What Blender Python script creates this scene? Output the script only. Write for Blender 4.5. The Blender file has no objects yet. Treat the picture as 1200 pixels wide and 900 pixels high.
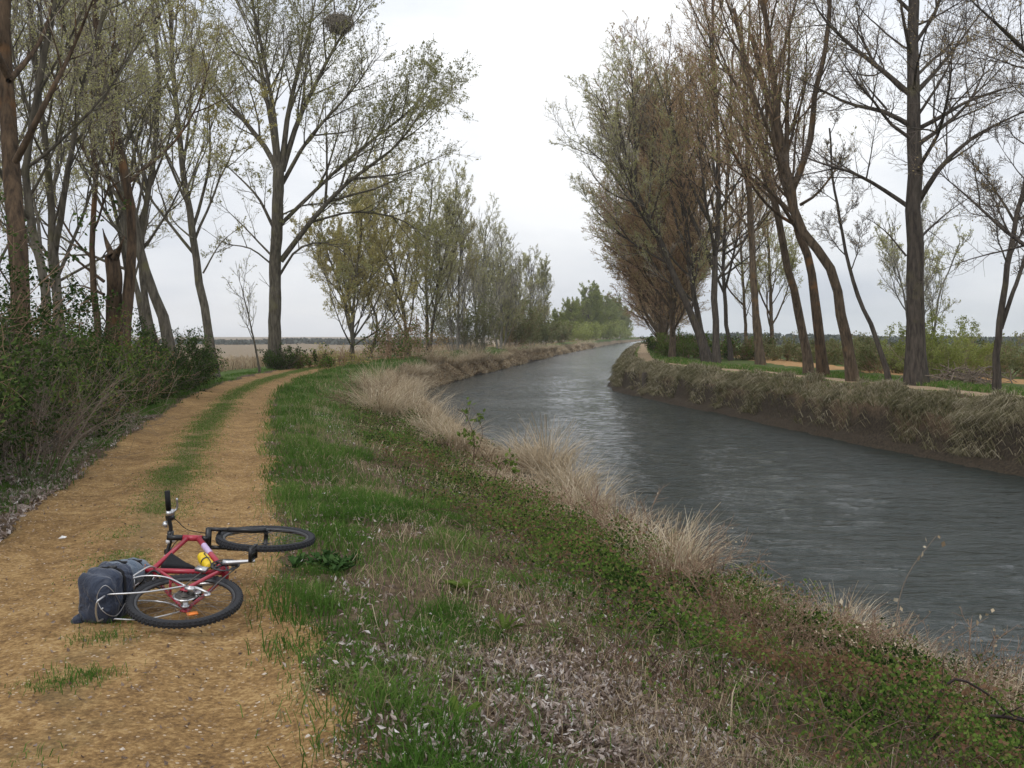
import bpy, math, random
import numpy as np
from mathutils import Vector, Matrix
R = math.radians
SC = bpy.context.scene
COL = SC.collection
rng = np.random.default_rng(7)
random.seed(7)

# ------------------------------------------------------------------ camera, sky, sun, exposure
F = 1250.0            # focal length in photo pixels (1200 wide)
HC = 1.70             # eye height
HZ = 392.0            # horizon row
cam_d = bpy.data.cameras.new('camera'); cam = bpy.data.objects.new('camera', cam_d); COL.objects.link(cam)
cam.location = (0, 0, HC); cam.rotation_euler = (R(90), 0, 0)
cam_d.sensor_width = 36; cam_d.lens = 36*F/1200
cam_d.shift_y = -(450-HZ)/1200
cam_d.clip_end = 6000; cam_d.clip_start = 0.05
SC.camera = cam
SUN_EL, SUN_AZ = 48, 205
w = bpy.data.worlds.new('World'); SC.world = w; w.use_nodes = True
nt = w.node_tree; nt.nodes.clear()
def N(t, kind, **kw):
    n = t.nodes.new(kind)
    for k, v in kw.items(): setattr(n, k, v)
    return n
out = N(nt, 'ShaderNodeOutputWorld'); bg = N(nt, 'ShaderNodeBackground'); bg.inputs[1].default_value = 0.1
sky = N(nt, 'ShaderNodeTexSky', sky_type='NISHITA', sun_disc=False)
sky.sun_elevation = R(SUN_EL); sky.sun_rotation = R(SUN_AZ); sky.dust_density = 3
tc = N(nt, 'ShaderNodeTexCoord')
mp = N(nt, 'ShaderNodeMapping'); mp.inputs['Scale'].default_value = (1.3, 1.0, 5.5); mp.inputs['Location'].default_value = (3.1, 0.4, 0.6)
nz = N(nt, 'ShaderNodeTexNoise'); nz.inputs['Scale'].default_value = 1.7; nz.inputs['Detail'].default_value = 7; nz.inputs['Roughness'].default_value = .52
rp = N(nt, 'ShaderNodeValToRGB')
e = rp.color_ramp.elements
e[0].position = .36; e[0].color = (6.0, 6.4, 7.15, 1)
e[1].position = .64; e[1].color = (9.2, 9.3, 9.45, 1)
sepz = N(nt, 'ShaderNodeSeparateXYZ')
mr = N(nt, 'ShaderNodeMapRange'); mr.inputs[1].default_value = 0.0; mr.inputs[2].default_value = .36; mr.inputs[3].default_value = .82; mr.inputs[4].default_value = 1.08
mul = N(nt, 'ShaderNodeMix', data_type='RGBA', blend_type='MULTIPLY'); mul.inputs[0].default_value = 1
mix = N(nt, 'ShaderNodeMix', data_type='RGBA'); mix.inputs[0].default_value = .94
L = nt.links.new
L(tc.outputs['Generated'], mp.inputs[0]); L(mp.outputs[0], nz.inputs['Vector']); L(nz.outputs['Fac'], rp.inputs[0])
L(tc.outputs['Generated'], sepz.inputs[0]); L(sepz.outputs['Z'], mr.inputs[0])
L(rp.outputs[0], mul.inputs[6]); L(mr.outputs[0], mul.inputs[7])
L(sky.outputs[0], mix.inputs[6]); L(mul.outputs[2], mix.inputs[7]); L(mix.outputs[2], bg.inputs[0]); L(bg.outputs[0], out.inputs[0])
sun_d = bpy.data.lights.new('sun', 'SUN'); sun_d.energy = .8; sun_d.angle = R(25); sun_d.color = (1, .96, .9)
sun = bpy.data.objects.new('sun', sun_d); COL.objects.link(sun)
sdir = Vector((math.cos(R(SUN_EL))*math.sin(R(SUN_AZ)), math.cos(R(SUN_EL))*math.cos(R(SUN_AZ)), math.sin(R(SUN_EL))))
sun.rotation_euler = sdir.to_track_quat('Z', 'Y').to_euler(); sun.location = sdir*60
SC.view_settings.view_transform = 'Standard'; SC.view_settings.look = 'None'
SC.view_settings.exposure = 0.38; SC.view_settings.gamma = 1; SC.view_settings.use_curve_mapping = False
SC.render.engine = 'CYCLES'
SC.cycles.max_bounces = 6; SC.cycles.diffuse_bounces = 4; SC.cycles.glossy_bounces = 3; SC.cycles.transparent_max_bounces = 8
SC.cycles.use_denoising = True; SC.cycles.volume_bounces = 1

# ------------------------------------------------------------------ noise
_T = np.random.default_rng(99).random((256, 256))
def vn(x, y):
    x = np.asarray(x, float); y = np.asarray(y, float)
    xi = np.floor(x).astype(int); yi = np.floor(y).astype(int)
    fx = x-xi; fy = y-yi; fx = fx*fx*(3-2*fx); fy = fy*fy*(3-2*fy)
    a = _T[xi & 255, yi & 255]; b = _T[(xi+1) & 255, yi & 255]; c = _T[xi & 255, (yi+1) & 255]; d = _T[(xi+1) & 255, (yi+1) & 255]
    return (a*(1-fx)+b*fx)*(1-fy)+(c*(1-fx)+d*fx)*fy
def fbm(x, y, o=4):
    s = 0; a = .5; t = 0
    for i in range(o):
        s = s+a*vn(x*2**i+17.3*i, y*2**i+5.1*i); t += a; a *= .5
    return s/t
def sst(a, b, x):
    t = np.clip((x-a)/(b-a), 0, 1); return t*t*(3-2*t)

# ------------------------------------------------------------------ geometry container
class Geo:
    def __init__(s): s.v = []; s.f = []; s.n = 0; s.t = []
    def add(s, v, f, mat=0, tint=.5):
        v = np.asarray(v, np.float32).reshape(-1, 3); f = np.asarray(f, np.int64)
        s.v.append(v); s.f.append((f+s.n, mat)); s.n += len(v)
        t = np.empty(len(v), np.float32); t[:] = tint; s.t.append(t)
        return s
    def mesh(s, name, mats, smooth=True):
        me = bpy.data.meshes.new(name)
        V = np.concatenate(s.v); me.vertices.add(len(V)); me.vertices.foreach_set('co', V.ravel())
        lo = np.concatenate([f.ravel() for f, m in s.f]); tot = np.concatenate([np.full(len(f), f.shape[1]) for f, m in s.f])
        me.loops.add(len(lo)); me.loops.foreach_set('vertex_index', lo.astype(np.int32))
        me.polygons.add(len(tot)); st = np.concatenate([[0], np.cumsum(tot)[:-1]])
        me.polygons.foreach_set('loop_start', st.astype(np.int32)); me.polygons.foreach_set('loop_total', tot.astype(np.int32))
        me.polygons.foreach_set('material_index', np.concatenate([np.full(len(f), m) for f, m in s.f]).astype(np.int32))
        me.polygons.foreach_set('use_smooth', np.full(len(tot), smooth))
        a = me.attributes.new('tint', 'FLOAT', 'POINT'); a.data.foreach_set('value', np.concatenate(s.t))
        for m in mats: me.materials.append(m)
        me.update(calc_edges=True)
        return me
    def build(s, name, mats, parent=None, smooth=True, loc=None):
        if not isinstance(mats, (list, tuple)): mats = [mats]
        o = bpy.data.objects.new(name, s.mesh(name, mats, smooth)); COL.objects.link(o)
        if parent is not None: o.parent = parent
        if loc is not None: o.location = loc
        return o
def tag(o, label=None, cat=None, group=None, kind=None):
    if label: o['label'] = label
    if cat: o['category'] = cat
    if group: o['group'] = group
    if kind: o['kind'] = kind
    return o
def empty(name, loc, rz=0, sc=1):
    o = bpy.data.objects.new(name, None); COL.objects.link(o); o.location = loc; o.rotation_euler = (0, 0, rz)
    o.scale = (sc, sc, sc) if not isinstance(sc, tuple) else sc
    o.empty_display_size = .2
    return o
def copy_tree(o, parent=None):
    c = o.copy(); COL.objects.link(c); c.parent = parent
    for ch in list(o.children): copy_tree(ch, c)
    return c
def nrm(a): return a/np.maximum(np.linalg.norm(a, axis=-1, keepdims=True), 1e-9)
def tubes(g, P, Rd, sides=5, mat=0, tint=.5, cap=False):
    """P (B,n,3), Rd (B,n)"""
    P = np.asarray(P, float); Rd = np.asarray(Rd, float)
    if P.ndim == 2: P = P[None]; Rd = Rd[None]
    B, n, _ = P.shape
    T = nrm(np.gradient(P, axis=1))
    ref = np.where(np.abs(T[:, :1, 2:3]) > .8, np.array([1., 0, 0]), np.array([0, 0, 1.]))
    ref = np.repeat(ref, n, 1)
    e1 = nrm(np.cross(T, ref)); 
    for i in range(1, n):   # parallel transport
        p = e1[:, i-1]-T[:, i]*np.sum(e1[:, i-1]*T[:, i], -1, keepdims=True); e1[:, i] = nrm(p)
    e2 = np.cross(T, e1)
    a = np.linspace(0, 2*np.pi, sides, endpoint=False)
    V = P[:, :, None]+Rd[:, :, None, None]*(np.cos(a)[:, None]*e1[:, :, None]+np.sin(a)[:, None]*e2[:, :, None])
    idx = np.arange(B*n*sides).reshape(B, n, sides); nx = np.roll(idx, -1, 2)
    f = np.stack([idx[:, :-1], nx[:, :-1], nx[:, 1:], idx[:, 1:]], -1).reshape(-1, 4)
    tt = np.broadcast_to(np.asarray(tint, float).reshape(-1, 1, 1), (B, n, sides)).ravel() if np.ndim(tint) else tint
    g.add(V.reshape(-1, 3), f, mat, tt)
    if cap:
        base = g.n-B*n*sides
        caps = np.concatenate([idx[:, 0, ::-1], idx[:, -1]])+base
        g.f.append((caps, mat))
    return g
def cards(g, C, size, mat=0, tint=.5, aspect=.6, up=0., rs=None, bend=.25):
    """bent leaf: 6 verts, 2 quads folded along the midrib"""
    rs = rs or rng
    m = len(C)
    if m == 0: return g
    d = nrm(rs.normal(size=(m, 3))+np.array([0, 0, up])); q = nrm(np.cross(d, rs.normal(size=(m, 3)))); nn = np.cross(d, q)
    s = np.broadcast_to(np.asarray(size, float), (m,))[:, None]
    a = C-d*s*.5; b = C+d*s*.5; l = C+q*s*aspect*.5+nn*s*bend*.3; r_ = C-q*s*aspect*.5+nn*s*bend*.3
    V = np.stack([a, l, b, r_], 1).reshape(-1, 3)
    f = np.arange(m*4).reshape(m, 4)
    f = np.concatenate([f[:, [0, 1, 2]], f[:, [0, 2, 3]]])
    g.add(V, f, mat, np.repeat(np.broadcast_to(np.asarray(tint, float), (m,)), 4))
    return g
def blades(g, P, h, wd, lean, mat=0, tint=.5, az=None, rs=None, droop=.5):
    """arching grass blades from points P: width wd, height h, lean = horizontal throw as a share of h"""
    rs = rs or rng
    m = len(P)
    if m == 0: return g
    az = rs.uniform(0, 2*np.pi, m) if az is None else az
    d = np.stack([np.cos(az), np.sin(az), np.zeros(m)], 1)
    fa = rs.uniform(0, np.pi, m); q = np.stack([np.cos(fa), np.sin(fa), np.zeros(m)], 1)
    h = np.broadcast_to(h, (m,))[:, None]; wd = np.broadcast_to(wd, (m,))[:, None]; lean = np.broadcast_to(lean, (m,))[:, None]
    up = np.array([0, 0, 1.])
    p0 = P-up*.01; p1 = P+up*h*.62+d*h*lean*.35; p2 = P+up*h*(1-lean*droop*.6)+d*h*lean
    V = np.stack([p0-q*wd*.5, p0+q*wd*.5, p1+q*wd*.38, p1-q*wd*.38, p2], 1).reshape(-1, 3)
    i = np.arange(m)[:, None]*5
    n0 = g.n
    g.add(V, i+np.array([[0, 1, 2, 3]]), mat, np.repeat(np.broadcast_to(np.asarray(tint, float), (m,)), 5))
    g.f.append((i+np.array([[3, 2, 4]])+n0, mat))
    return g

# ------------------------------------------------------------------ materials
def mat_new(name):
    m = bpy.data.materials.new(name); m.use_nodes = True
    t = m.node_tree; b = t.nodes['Principled BSDF']
    return m, t, b
def ramp(t, stops):
    r = N(t, 'ShaderNodeValToRGB'); el = r.color_ramp.elements
    while len(el) < len(stops): el.new(.5)
    for x, (p, c) in zip(el, stops): x.position = p; x.color = (*c, 1)
    return r
def plain(name, col, rough=.6, metal=0., var=.18, scale=30., spec=.5, bump=0.):
    m, t, b = mat_new(name)
    tcn = N(t, 'ShaderNodeTexCoord'); z = N(t, 'ShaderNodeTexNoise'); z.inputs['Scale'].default_value = scale; z.inputs['Detail'].default_value = 4
    r = ramp(t, [(.3, tuple(c*(1-var) for c in col)), (.7, tuple(min(1, c*(1+var)) for c in col))])
    t.links.new(tcn.outputs['Object'], z.inputs['Vector']); t.links.new(z.outputs['Fac'], r.inputs[0]); t.links.new(r.outputs[0], b.inputs['Base Color'])
    b.inputs['Roughness'].default_value = rough; b.inputs['Metallic'].default_value = metal; b.inputs['Specular IOR Level'].default_value = spec
    if bump:
        bn = N(t, 'ShaderNodeBump'); bn.inputs['Strength'].default_value = bump; bn.inputs['Distance'].default_value = .01
        t.links.new(z.outputs['Fac'], bn.inputs['Height']); t.links.new(bn.outputs[0], b.inputs['Normal'])
    return m
def leafmat(name, stops, trans=.35, rough=.7, scale=0):
    """thin leaf: diffuse + translucent, colour from the per-leaf tint"""
    m = bpy.data.materials.new(name); m.use_nodes = True; t = m.node_tree; t.nodes.clear()
    o = N(t, 'ShaderNodeOutputMaterial'); d = N(t, 'ShaderNodeBsdfDiffuse'); tr = N(t, 'ShaderNodeBsdfTranslucent'); mx = N(t, 'ShaderNodeMixShader')
    a = N(t, 'ShaderNodeAttribute', attribute_name='tint'); r = ramp(t, stops)
    mx.inputs[0].default_value = trans
    k = t.links.new
    k(a.outputs['Fac'], r.inputs[0]); k(r.outputs[0], d.inputs[0]); k(r.outputs[0], tr.inputs[0]); k(d.outputs[0], mx.inputs[1]); k(tr.outputs[0], mx.inputs[2]); k(mx.outputs[0], o.inputs[0])
    return m
def barkmat(name, dark, light, lichen=None, sc=6., amt=.5):
    m, t, b = mat_new(name); k = t.links.new
    tcn = N(t, 'ShaderNodeTexCoord'); mpn = N(t, 'ShaderNodeMapping'); mpn.inputs['Scale'].default_value = (sc, sc, sc*.18)
    z = N(t, 'ShaderNodeTexNoise'); z.inputs['Scale'].default_value = 2.; z.inputs['Detail'].default_value = 6; z.inputs['Roughness'].default_value = .65
    r = ramp(t, [(.35, dark), (.68, light)])
    k(tcn.outputs['Object'], mpn.inputs[0]); k(mpn.outputs[0], z.inputs['Vector']); k(z.outputs['Fac'], r.inputs[0])
    colout = r.outputs[0]
    if lichen:
        z2 = N(t, 'ShaderNodeTexNoise'); z2.inputs['Scale'].default_value = 1.6; z2.inputs['Detail'].default_value = 5
        r2 = ramp(t, [(amt, (0, 0, 0)), (amt+.16, (.8, .8, .8))]); k(tcn.outputs['Object'], z2.inputs['Vector']); k(z2.outputs['Fac'], r2.inputs[0])
        mxn = N(t, 'ShaderNodeMix', data_type='RGBA'); k(r2.outputs[0], mxn.inputs[0]); k(colout, mxn.inputs[6]); mxn.inputs[7].default_value = (*lichen, 1); colout = mxn.outputs[2]
    k(colout, b.inputs['Base Color']); b.inputs['Roughness'].default_value = .9; b.inputs['Specular IOR Level'].default_value = .15
    bn = N(t, 'ShaderNodeBump'); bn.inputs['Strength'].default_value = .8; bn.inputs['Distance'].default_value = .04
    k(z.outputs['Fac'], bn.inputs['Height']); k(bn.outputs[0], b.inputs['Normal'])
    return m
M = {}
M['bark_grey'] = barkmat('bark_grey', (.05, .044, .035), (.165, .145, .112), (.13, .12, .06), amt=.55)
M['bark_brown'] = barkmat('bark_brown', (.045, .034, .025), (.165, .122, .082), (.20, .12, .055), amt=.58)
M['bark_orange'] = barkmat('bark_orange', (.034, .025, .018), (.135, .092, .058), (.21, .105, .04), amt=.57)
M['bark_dark'] = barkmat('bark_dark', (.036, .030, .026), (.11, .092, .075), (.11, .10, .055), amt=.58)
M['bark_pale'] = barkmat('bark_pale', (.10, .095, .08), (.22, .21, .185))
M['twig_grey'] = plain('twig_grey', (.27, .24, .195), .9, spec=.1, scale=4)
M['twig_olive'] = plain('twig_olive', (.33, .285, .17), .9, spec=.1, scale=4)
M['twig_brown'] = plain('twig_brown', (.31, .205, .13), .9, spec=.1, scale=4)
M['twig_dark'] = plain('twig_dark', (.12, .098, .082), .9, spec=.1, scale=4)
M['twig_pale'] = plain('twig_pale', (.36, .335, .28), .9, spec=.1, scale=4)
M['twig_red'] = plain('twig_red', (.11, .07, .05), .8, spec=.15, scale=4)
M['leaf_olive'] = leafmat('leaf_olive', [(0, (.20, .205, .075)), (.5, (.30, .295, .12)), (1, (.39, .385, .18))], .5)
M['leaf_yellow'] = leafmat('leaf_yellow', [(0, (.31, .27, .09)), (.5, (.44, .39, .145)), (1, (.53, .48, .23))], .5)
M['leaf_pale'] = leafmat('leaf_pale', [(0, (.32, .32, .14)), (.5, (.46, .45, .205)), (1, (.56, .54, .30))], .5)
M['leaf_brown'] = leafmat('leaf_brown', [(0, (.25, .185, .09)), (.5, (.37, .285, .145)), (1, (.45, .38, .21))], .5)
M['leaf_green'] = leafmat('leaf_green', [(0, (.08, .12, .025)), (.5, (.13, .19, .04)), (1, (.20, .26, .07))], .4)
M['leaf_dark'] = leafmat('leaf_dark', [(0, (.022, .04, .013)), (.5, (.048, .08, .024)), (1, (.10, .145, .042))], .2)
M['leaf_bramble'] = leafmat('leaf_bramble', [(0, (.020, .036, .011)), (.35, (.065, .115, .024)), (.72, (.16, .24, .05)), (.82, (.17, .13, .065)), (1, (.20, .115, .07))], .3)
M['leaf_far'] = leafmat('leaf_far', [(0, (.12, .135, .055)), (.5, (.21, .22, .095)), (1, (.31, .31, .16))], .45)
M['leaf_fargreen'] = leafmat('leaf_fargreen', [(0, (.20, .23, .06)), (.5, (.30, .335, .095)), (1, (.40, .43, .16))], .5)
M['leaf_weed'] = leafmat('leaf_weed', [(0, (.025, .06, .018)), (.5, (.055, .11, .034)), (1, (.10, .17, .06))], .25)
M['grass'] = leafmat('grass', [(0, (.045, .10, .018)), (.5, (.085, .165, .032)), (.85, (.145, .225, .055)), (1, (.30, .26, .14))], .3)
M['straw'] = leafmat('straw', [(0, (.17, .12, .075)), (.5, (.45, .355, .235)), (1, (.68, .59, .45))], .3)
M['litter'] = leafmat('litter', [(0, (.09, .065, .05)), (.35, (.23, .175, .145)), (.75, (.40, .335, .295)), (.92, (.52, .46, .425)), (1, (.66, .62, .60))], .15)
M['black_stem'] = plain('black_stem', (.032, .022, .020), .7, spec=.2, scale=6)
M['dead_stem'] = plain('dead_stem', (.24, .16, .11), .9, spec=.1, scale=6)
M['dead_twig'] = plain('dead_twig', (.20, .16, .125), .9, spec=.1, scale=6)

# ------------------------------------------------------------------ terrain: left path, canal, right path
_yy = np.arange(-60, 2200, .5)
def curve(pts, sig=2.5):
    p = np.array(pts, float); v = np.interp(_yy, p[:, 0], p[:, 1])
    # linear ends
    s0 = (p[1, 1]-p[0, 1])/(p[1, 0]-p[0, 0]); s1 = (p[-1, 1]-p[-2, 1])/(p[-1, 0]-p[-2, 0])
    v = np.where(_yy < p[0, 0], p[0, 1]+(_yy-p[0, 0])*s0, v); v = np.where(_yy > p[-1, 0], p[-1, 1]+(_yy-p[-1, 0])*s1, v)
    k = np.exp(-.5*(np.arange(-24, 25)*.5/sig)**2); k /= k.sum()
    vp = np.concatenate([np.full(24, 0)+v[0]+(np.arange(-24, 0))*(v[1]-v[0]), v, v[-1]+np.arange(1, 25)*(v[-1]-v[-2])])
    v = np.convolve(vp, k, 'valid')
    return lambda y: np.interp(y, _yy, v)
WL = curve([(-10, 9.4), (5, 5.9), (8, 4.9), (11, 3.9), (13, 3.1), (14.3, 2.6), (18.6, 1.4), (31, -.6), (39, -2.4), (51, -4.8), (58, -5.5), (65, -5.3), (85, -3.3), (112, 0), (185, 9), (386, 38), (800, 110)], 1.6)
WR = curve([(-10, 19.5), (8, 15.8), (15, 14.2), (25.3, 12.1), (32.4, 10.5), (44.7, 8.9), (55, 7.2), (64, 6.0), (70, 6.3), (85, 8.0), (112, 11.2), (185, 20.5), (386, 50), (800, 122)], 1.5)
PR = curve([(-6, 2.6), (4.2, -.6), (5.2, -.9), (6.9, -1.38), (10.2, -2.2), (19.7, -4.45), (31, -6.8), (40, -8.0), (48, -8.6), (58, -8.9), (68, -8.3), (85, -6.2), (112, -3.2), (185, 6), (386, 35), (800, 107)], 2.)
def PL(y): return PR(y)-2.45
WZ = -1.72
def RP(y): return WR(y)+2.55     # right-bank path centre
def hbase(x, y):
    xl = WL(y); xr = WR(y); pr = PR(y); pl = PL(y)
    Wd = np.where(y < 30, (xl-pr), 0)
    k = sst(30, 52, y)
    Wd = (xl-pr)*(1-k)+1.7*k
    t = (x-(xl-Wd))/np.maximum(Wd, .3)+(k*.5+.06)*(fbm(y*.28, y*0+7.7, 4)-.5)
    tc_ = np.clip(t, 0, 1)
    zb = WZ*tc_**(1.45-.35*k)
    zb = np.where(t > 1, WZ-.9*sst(1, 1.6, t), zb)
    # right bank
    d = x-xr+.55*(fbm(y*.33, y*0+2.2, 4)-.5)+.25*(fbm(y*1.7, x*.6, 3)-.5)
    zr = WZ-.9*(1-sst(-1.2, 0, d))+.28*sst(-.1, .3, d)+.95*sst(.35, .62, d)+.49*sst(.6, 1.25, d)
    mid = (xl+xr)/2
    z = np.where(x < mid, zb, zr)
    # fields lie lower than the banks
    z = z-2.6*sst(2.5, 45, pl-x)-.25*sst(.4, 2.5, pl-x)
    z = z-2.9*sst(6, 50, x-(xr+2.5))
    return z
def hgt(x, y):
    x = np.asarray(x, float); y = np.asarray(y, float)
    z = hbase(x, y)
    pr = PR(y); pl = PL(y)
    onp = sst(-.1, .35, x-pl)*sst(-.1, .35, pr-x)
    u = (x-(pl+pr)/2)
    ruts = -.05*np.exp(-((np.abs(u)-.72)/.28)**2)
    n1 = (fbm(x*.9, y*.9)-.5)*(.22+.35*sst(45, 70, y)*(np.abs(x-WL(y)+1.2) < 2.5))+(fbm(x*3.7, y*3.7, 3)-.5)*.07
    n2 = (fbm(x*1.3+9, y*1.3, 4)-.5)*.035
    inw = (x > WL(y)-.2) & (x < WR(y)-.1)
    fr = 1+1.1*sst(0, 1.2, x-WR(y))*(1-sst(1.2, 2, x-WR(y)))
    rpm = np.exp(-((x-RP(y))/.8)**4)
    z = z+np.where(inw, 0, (n1*fr*(1-onp)*(1-.8*rpm)+(n2+ruts)*onp))
    return z
def ray(px, py):
    """the terrain point seen at photo pixel px, py"""
    Y = np.geomspace(2.5, 900, 6000); x = (px-600)/F*Y; z = HC-(py-HZ)/F*Y
    i = np.argmax(z < hgt(x, Y))
    return np.array([x[i], Y[i], float(hgt(x[i], Y[i]))])
def W3(px, py, Y): return np.array([(px-600)/F*Y, Y, HC-(py-HZ)/F*Y])

ys = [-9.]
while ys[-1] < 2000: ys.append(ys[-1]+max(.10, .011*abs(ys[-1])))
ys = np.array(ys)
def cols(y):
    xl, xr, pr, pl = WL(y), WR(y), PR(y), PL(y)
    seg = [np.outer(pl-14, np.ones(26))-np.geomspace(1, 1500, 26)[::-1][None]+1,
           np.linspace(0, 1, 44)[None, 1:]*14+(pl-14)[:, None],
           pl[:, None]+np.linspace(0, 1, 30)[None, 1:]*(pr-pl)[:, None],
           pr[:, None]+np.linspace(0, 1, 76)[None, 1:]*(xl-pr)[:, None],
           xl[:, None]+np.linspace(0, 1, 16)[None, 1:-1]*(xr-.4-xl)[:, None],
           (xr-.4)[:, None]+np.linspace(0, 1, 40)[None]*2.4,
           (xr+2)[:, None]+np.linspace(0, 1, 40)[None, 1:]*12,
           (xr+14)[:, None]+np.geomspace(1, 1500, 26)[None, 1:]-1]
    return np.concatenate(seg, 1)
X = cols(ys); Yg = np.repeat(ys[:, None], X.shape[1], 1); Z = hgt(X, Yg)
nr, nc = X.shape
idx = np.arange(nr*nc).reshape(nr, nc)
fq = np.stack([idx[:-1, :-1], idx[:-1, 1:], idx[1:, 1:], idx[1:, :-1]], -1).reshape(-1, 4)
# surface zones: r = green cover, g = straw/dry cover, b = bare wet earth plus painted undercut shade
tl = np.clip((X-PR(Yg))/(WL(Yg)-PR(Yg)), -1, 2)
left = X < (WL(Yg)+WR(Yg))/2
far = sst(14, 34, Yg)
green = np.where(left, np.where(X > PR(Yg), (.08+.92*far)*(1-sst(.35, .8, tl))+.12, .75*sst(0, .4, PL(Yg)-X)*(1-sst(2, 8, PL(Yg)-X))),
                 .55*sst(.9, 1.4, X-WR(Yg))*(.4+.6*sst(2.5, 4, X-WR(Yg))))
dry = np.where(left, np.where(X > PR(Yg), sst(.4, .9, tl)*(.25+.75*far), sst(6, 16, PL(Yg)-X)), .7*sst(.5, .8, X-WR(Yg))*(1-sst(1, 2, X-WR(Yg))))
mud_and_shade = np.where(left, sst(.93, 1.0, tl), 1-sst(.3, .75, X-WR(Yg)))  # left: wet earth at the waterline; right: earth plus painted undercut shade
GR = bpy.data.meshes.new('ground')
g = Geo(); g.add(np.stack([X, Yg, Z], -1).reshape(-1, 3), fq)
def ground_mat():
    m, t, b = mat_new('ground_soil'); k = t.links.new
    a = N(t, 'ShaderNodeAttribute', attribute_name='zone'); s = N(t, 'ShaderNodeSeparateColor'); k(a.outputs['Color'], s.inputs[0])
    geo = N(t, 'ShaderNodeNewGeometry')
    def noise(sc, det=6, ro=.6):
        z = N(t, 'ShaderNodeTexNoise'); z.inputs['Scale'].default_value = sc; z.inputs['Detail'].default_value = det; z.inputs['Roughness'].default_value = ro
        k(geo.outputs['Position'], z.inputs['Vector']); return z
    z1 = noise(14, 8, .7); z2 = noise(1.3); z3 = noise(3.1, 7, .7); z4 = noise(45, 3)
    soil = ramp(t, [(.3, (.045, .032, .021)), (.5, (.10, .07, .044)), (.72, (.19, .14, .09))]); k(z1.outputs['Fac'], soil.inputs[0])
    gr = ramp(t, [(.3, (.05, .085, .02)), (.55, (.085, .13, .03)), (.75, (.15, .16, .055))]); k(z3.outputs['Fac'], gr.inputs[0])
    st = ramp(t, [(.3, (.13, .10, .065)), (.55, (.25, .195, .13)), (.78, (.37, .30, .21))]); k(z3.outputs['Fac'], st.inputs[0])
    md_shade = ramp(t, [(.35, (.020, .016, .012)), (.7, (.085, .066, .046))]); k(z1.outputs['Fac'], md_shade.inputs[0])  # wet earth, darkened to stand for the shadow under the right bank lip
    def fac(chan, zz, lo):
        ad = N(t, 'ShaderNodeMath', operation='ADD'); k(s.outputs[chan], ad.inputs[0]); k(zz.outputs['Fac'], ad.inputs[1])
        mrn = N(t, 'ShaderNodeMapRange'); mrn.inputs[1].default_value = lo; mrn.inputs[2].default_value = lo+.28; k(ad.outputs[0], mrn.inputs[0]); return mrn.outputs[0]
    c = soil.outputs[0]
    for chan, col, zz, lo in ((1, st, z2, .85), (0, gr, z3, .82), (2, md_shade, z2, .85)):
        mx = N(t, 'ShaderNodeMix', data_type='RGBA'); k(fac(chan, zz, lo), mx.inputs[0]); k(c, mx.inputs[6]); k(col.outputs[0], mx.inputs[7]); c = mx.outputs[2]
    k(c, b.inputs['Base Color']); b.inputs['Roughness'].default_value = .95; b.inputs['Specular IOR Level'].default_value = .12
    bn = N(t, 'ShaderNodeBump'); bn.inputs['Strength'].default_value = .7; bn.inputs['Distance'].default_value = .03; k(z1.outputs['Fac'], bn.inputs['Height']); k(bn.outputs[0], b.inputs['Normal'])
    return m
ground = g.build('ground', ground_mat()); tag(ground, kind='structure')
ca = ground.data.color_attributes.new('zone', 'FLOAT_COLOR', 'POINT')
ca.data.foreach_set('color', np.stack([green, dry, mud_and_shade, np.ones_like(mud_and_shade)], -1).astype(np.float32).ravel())

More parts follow.
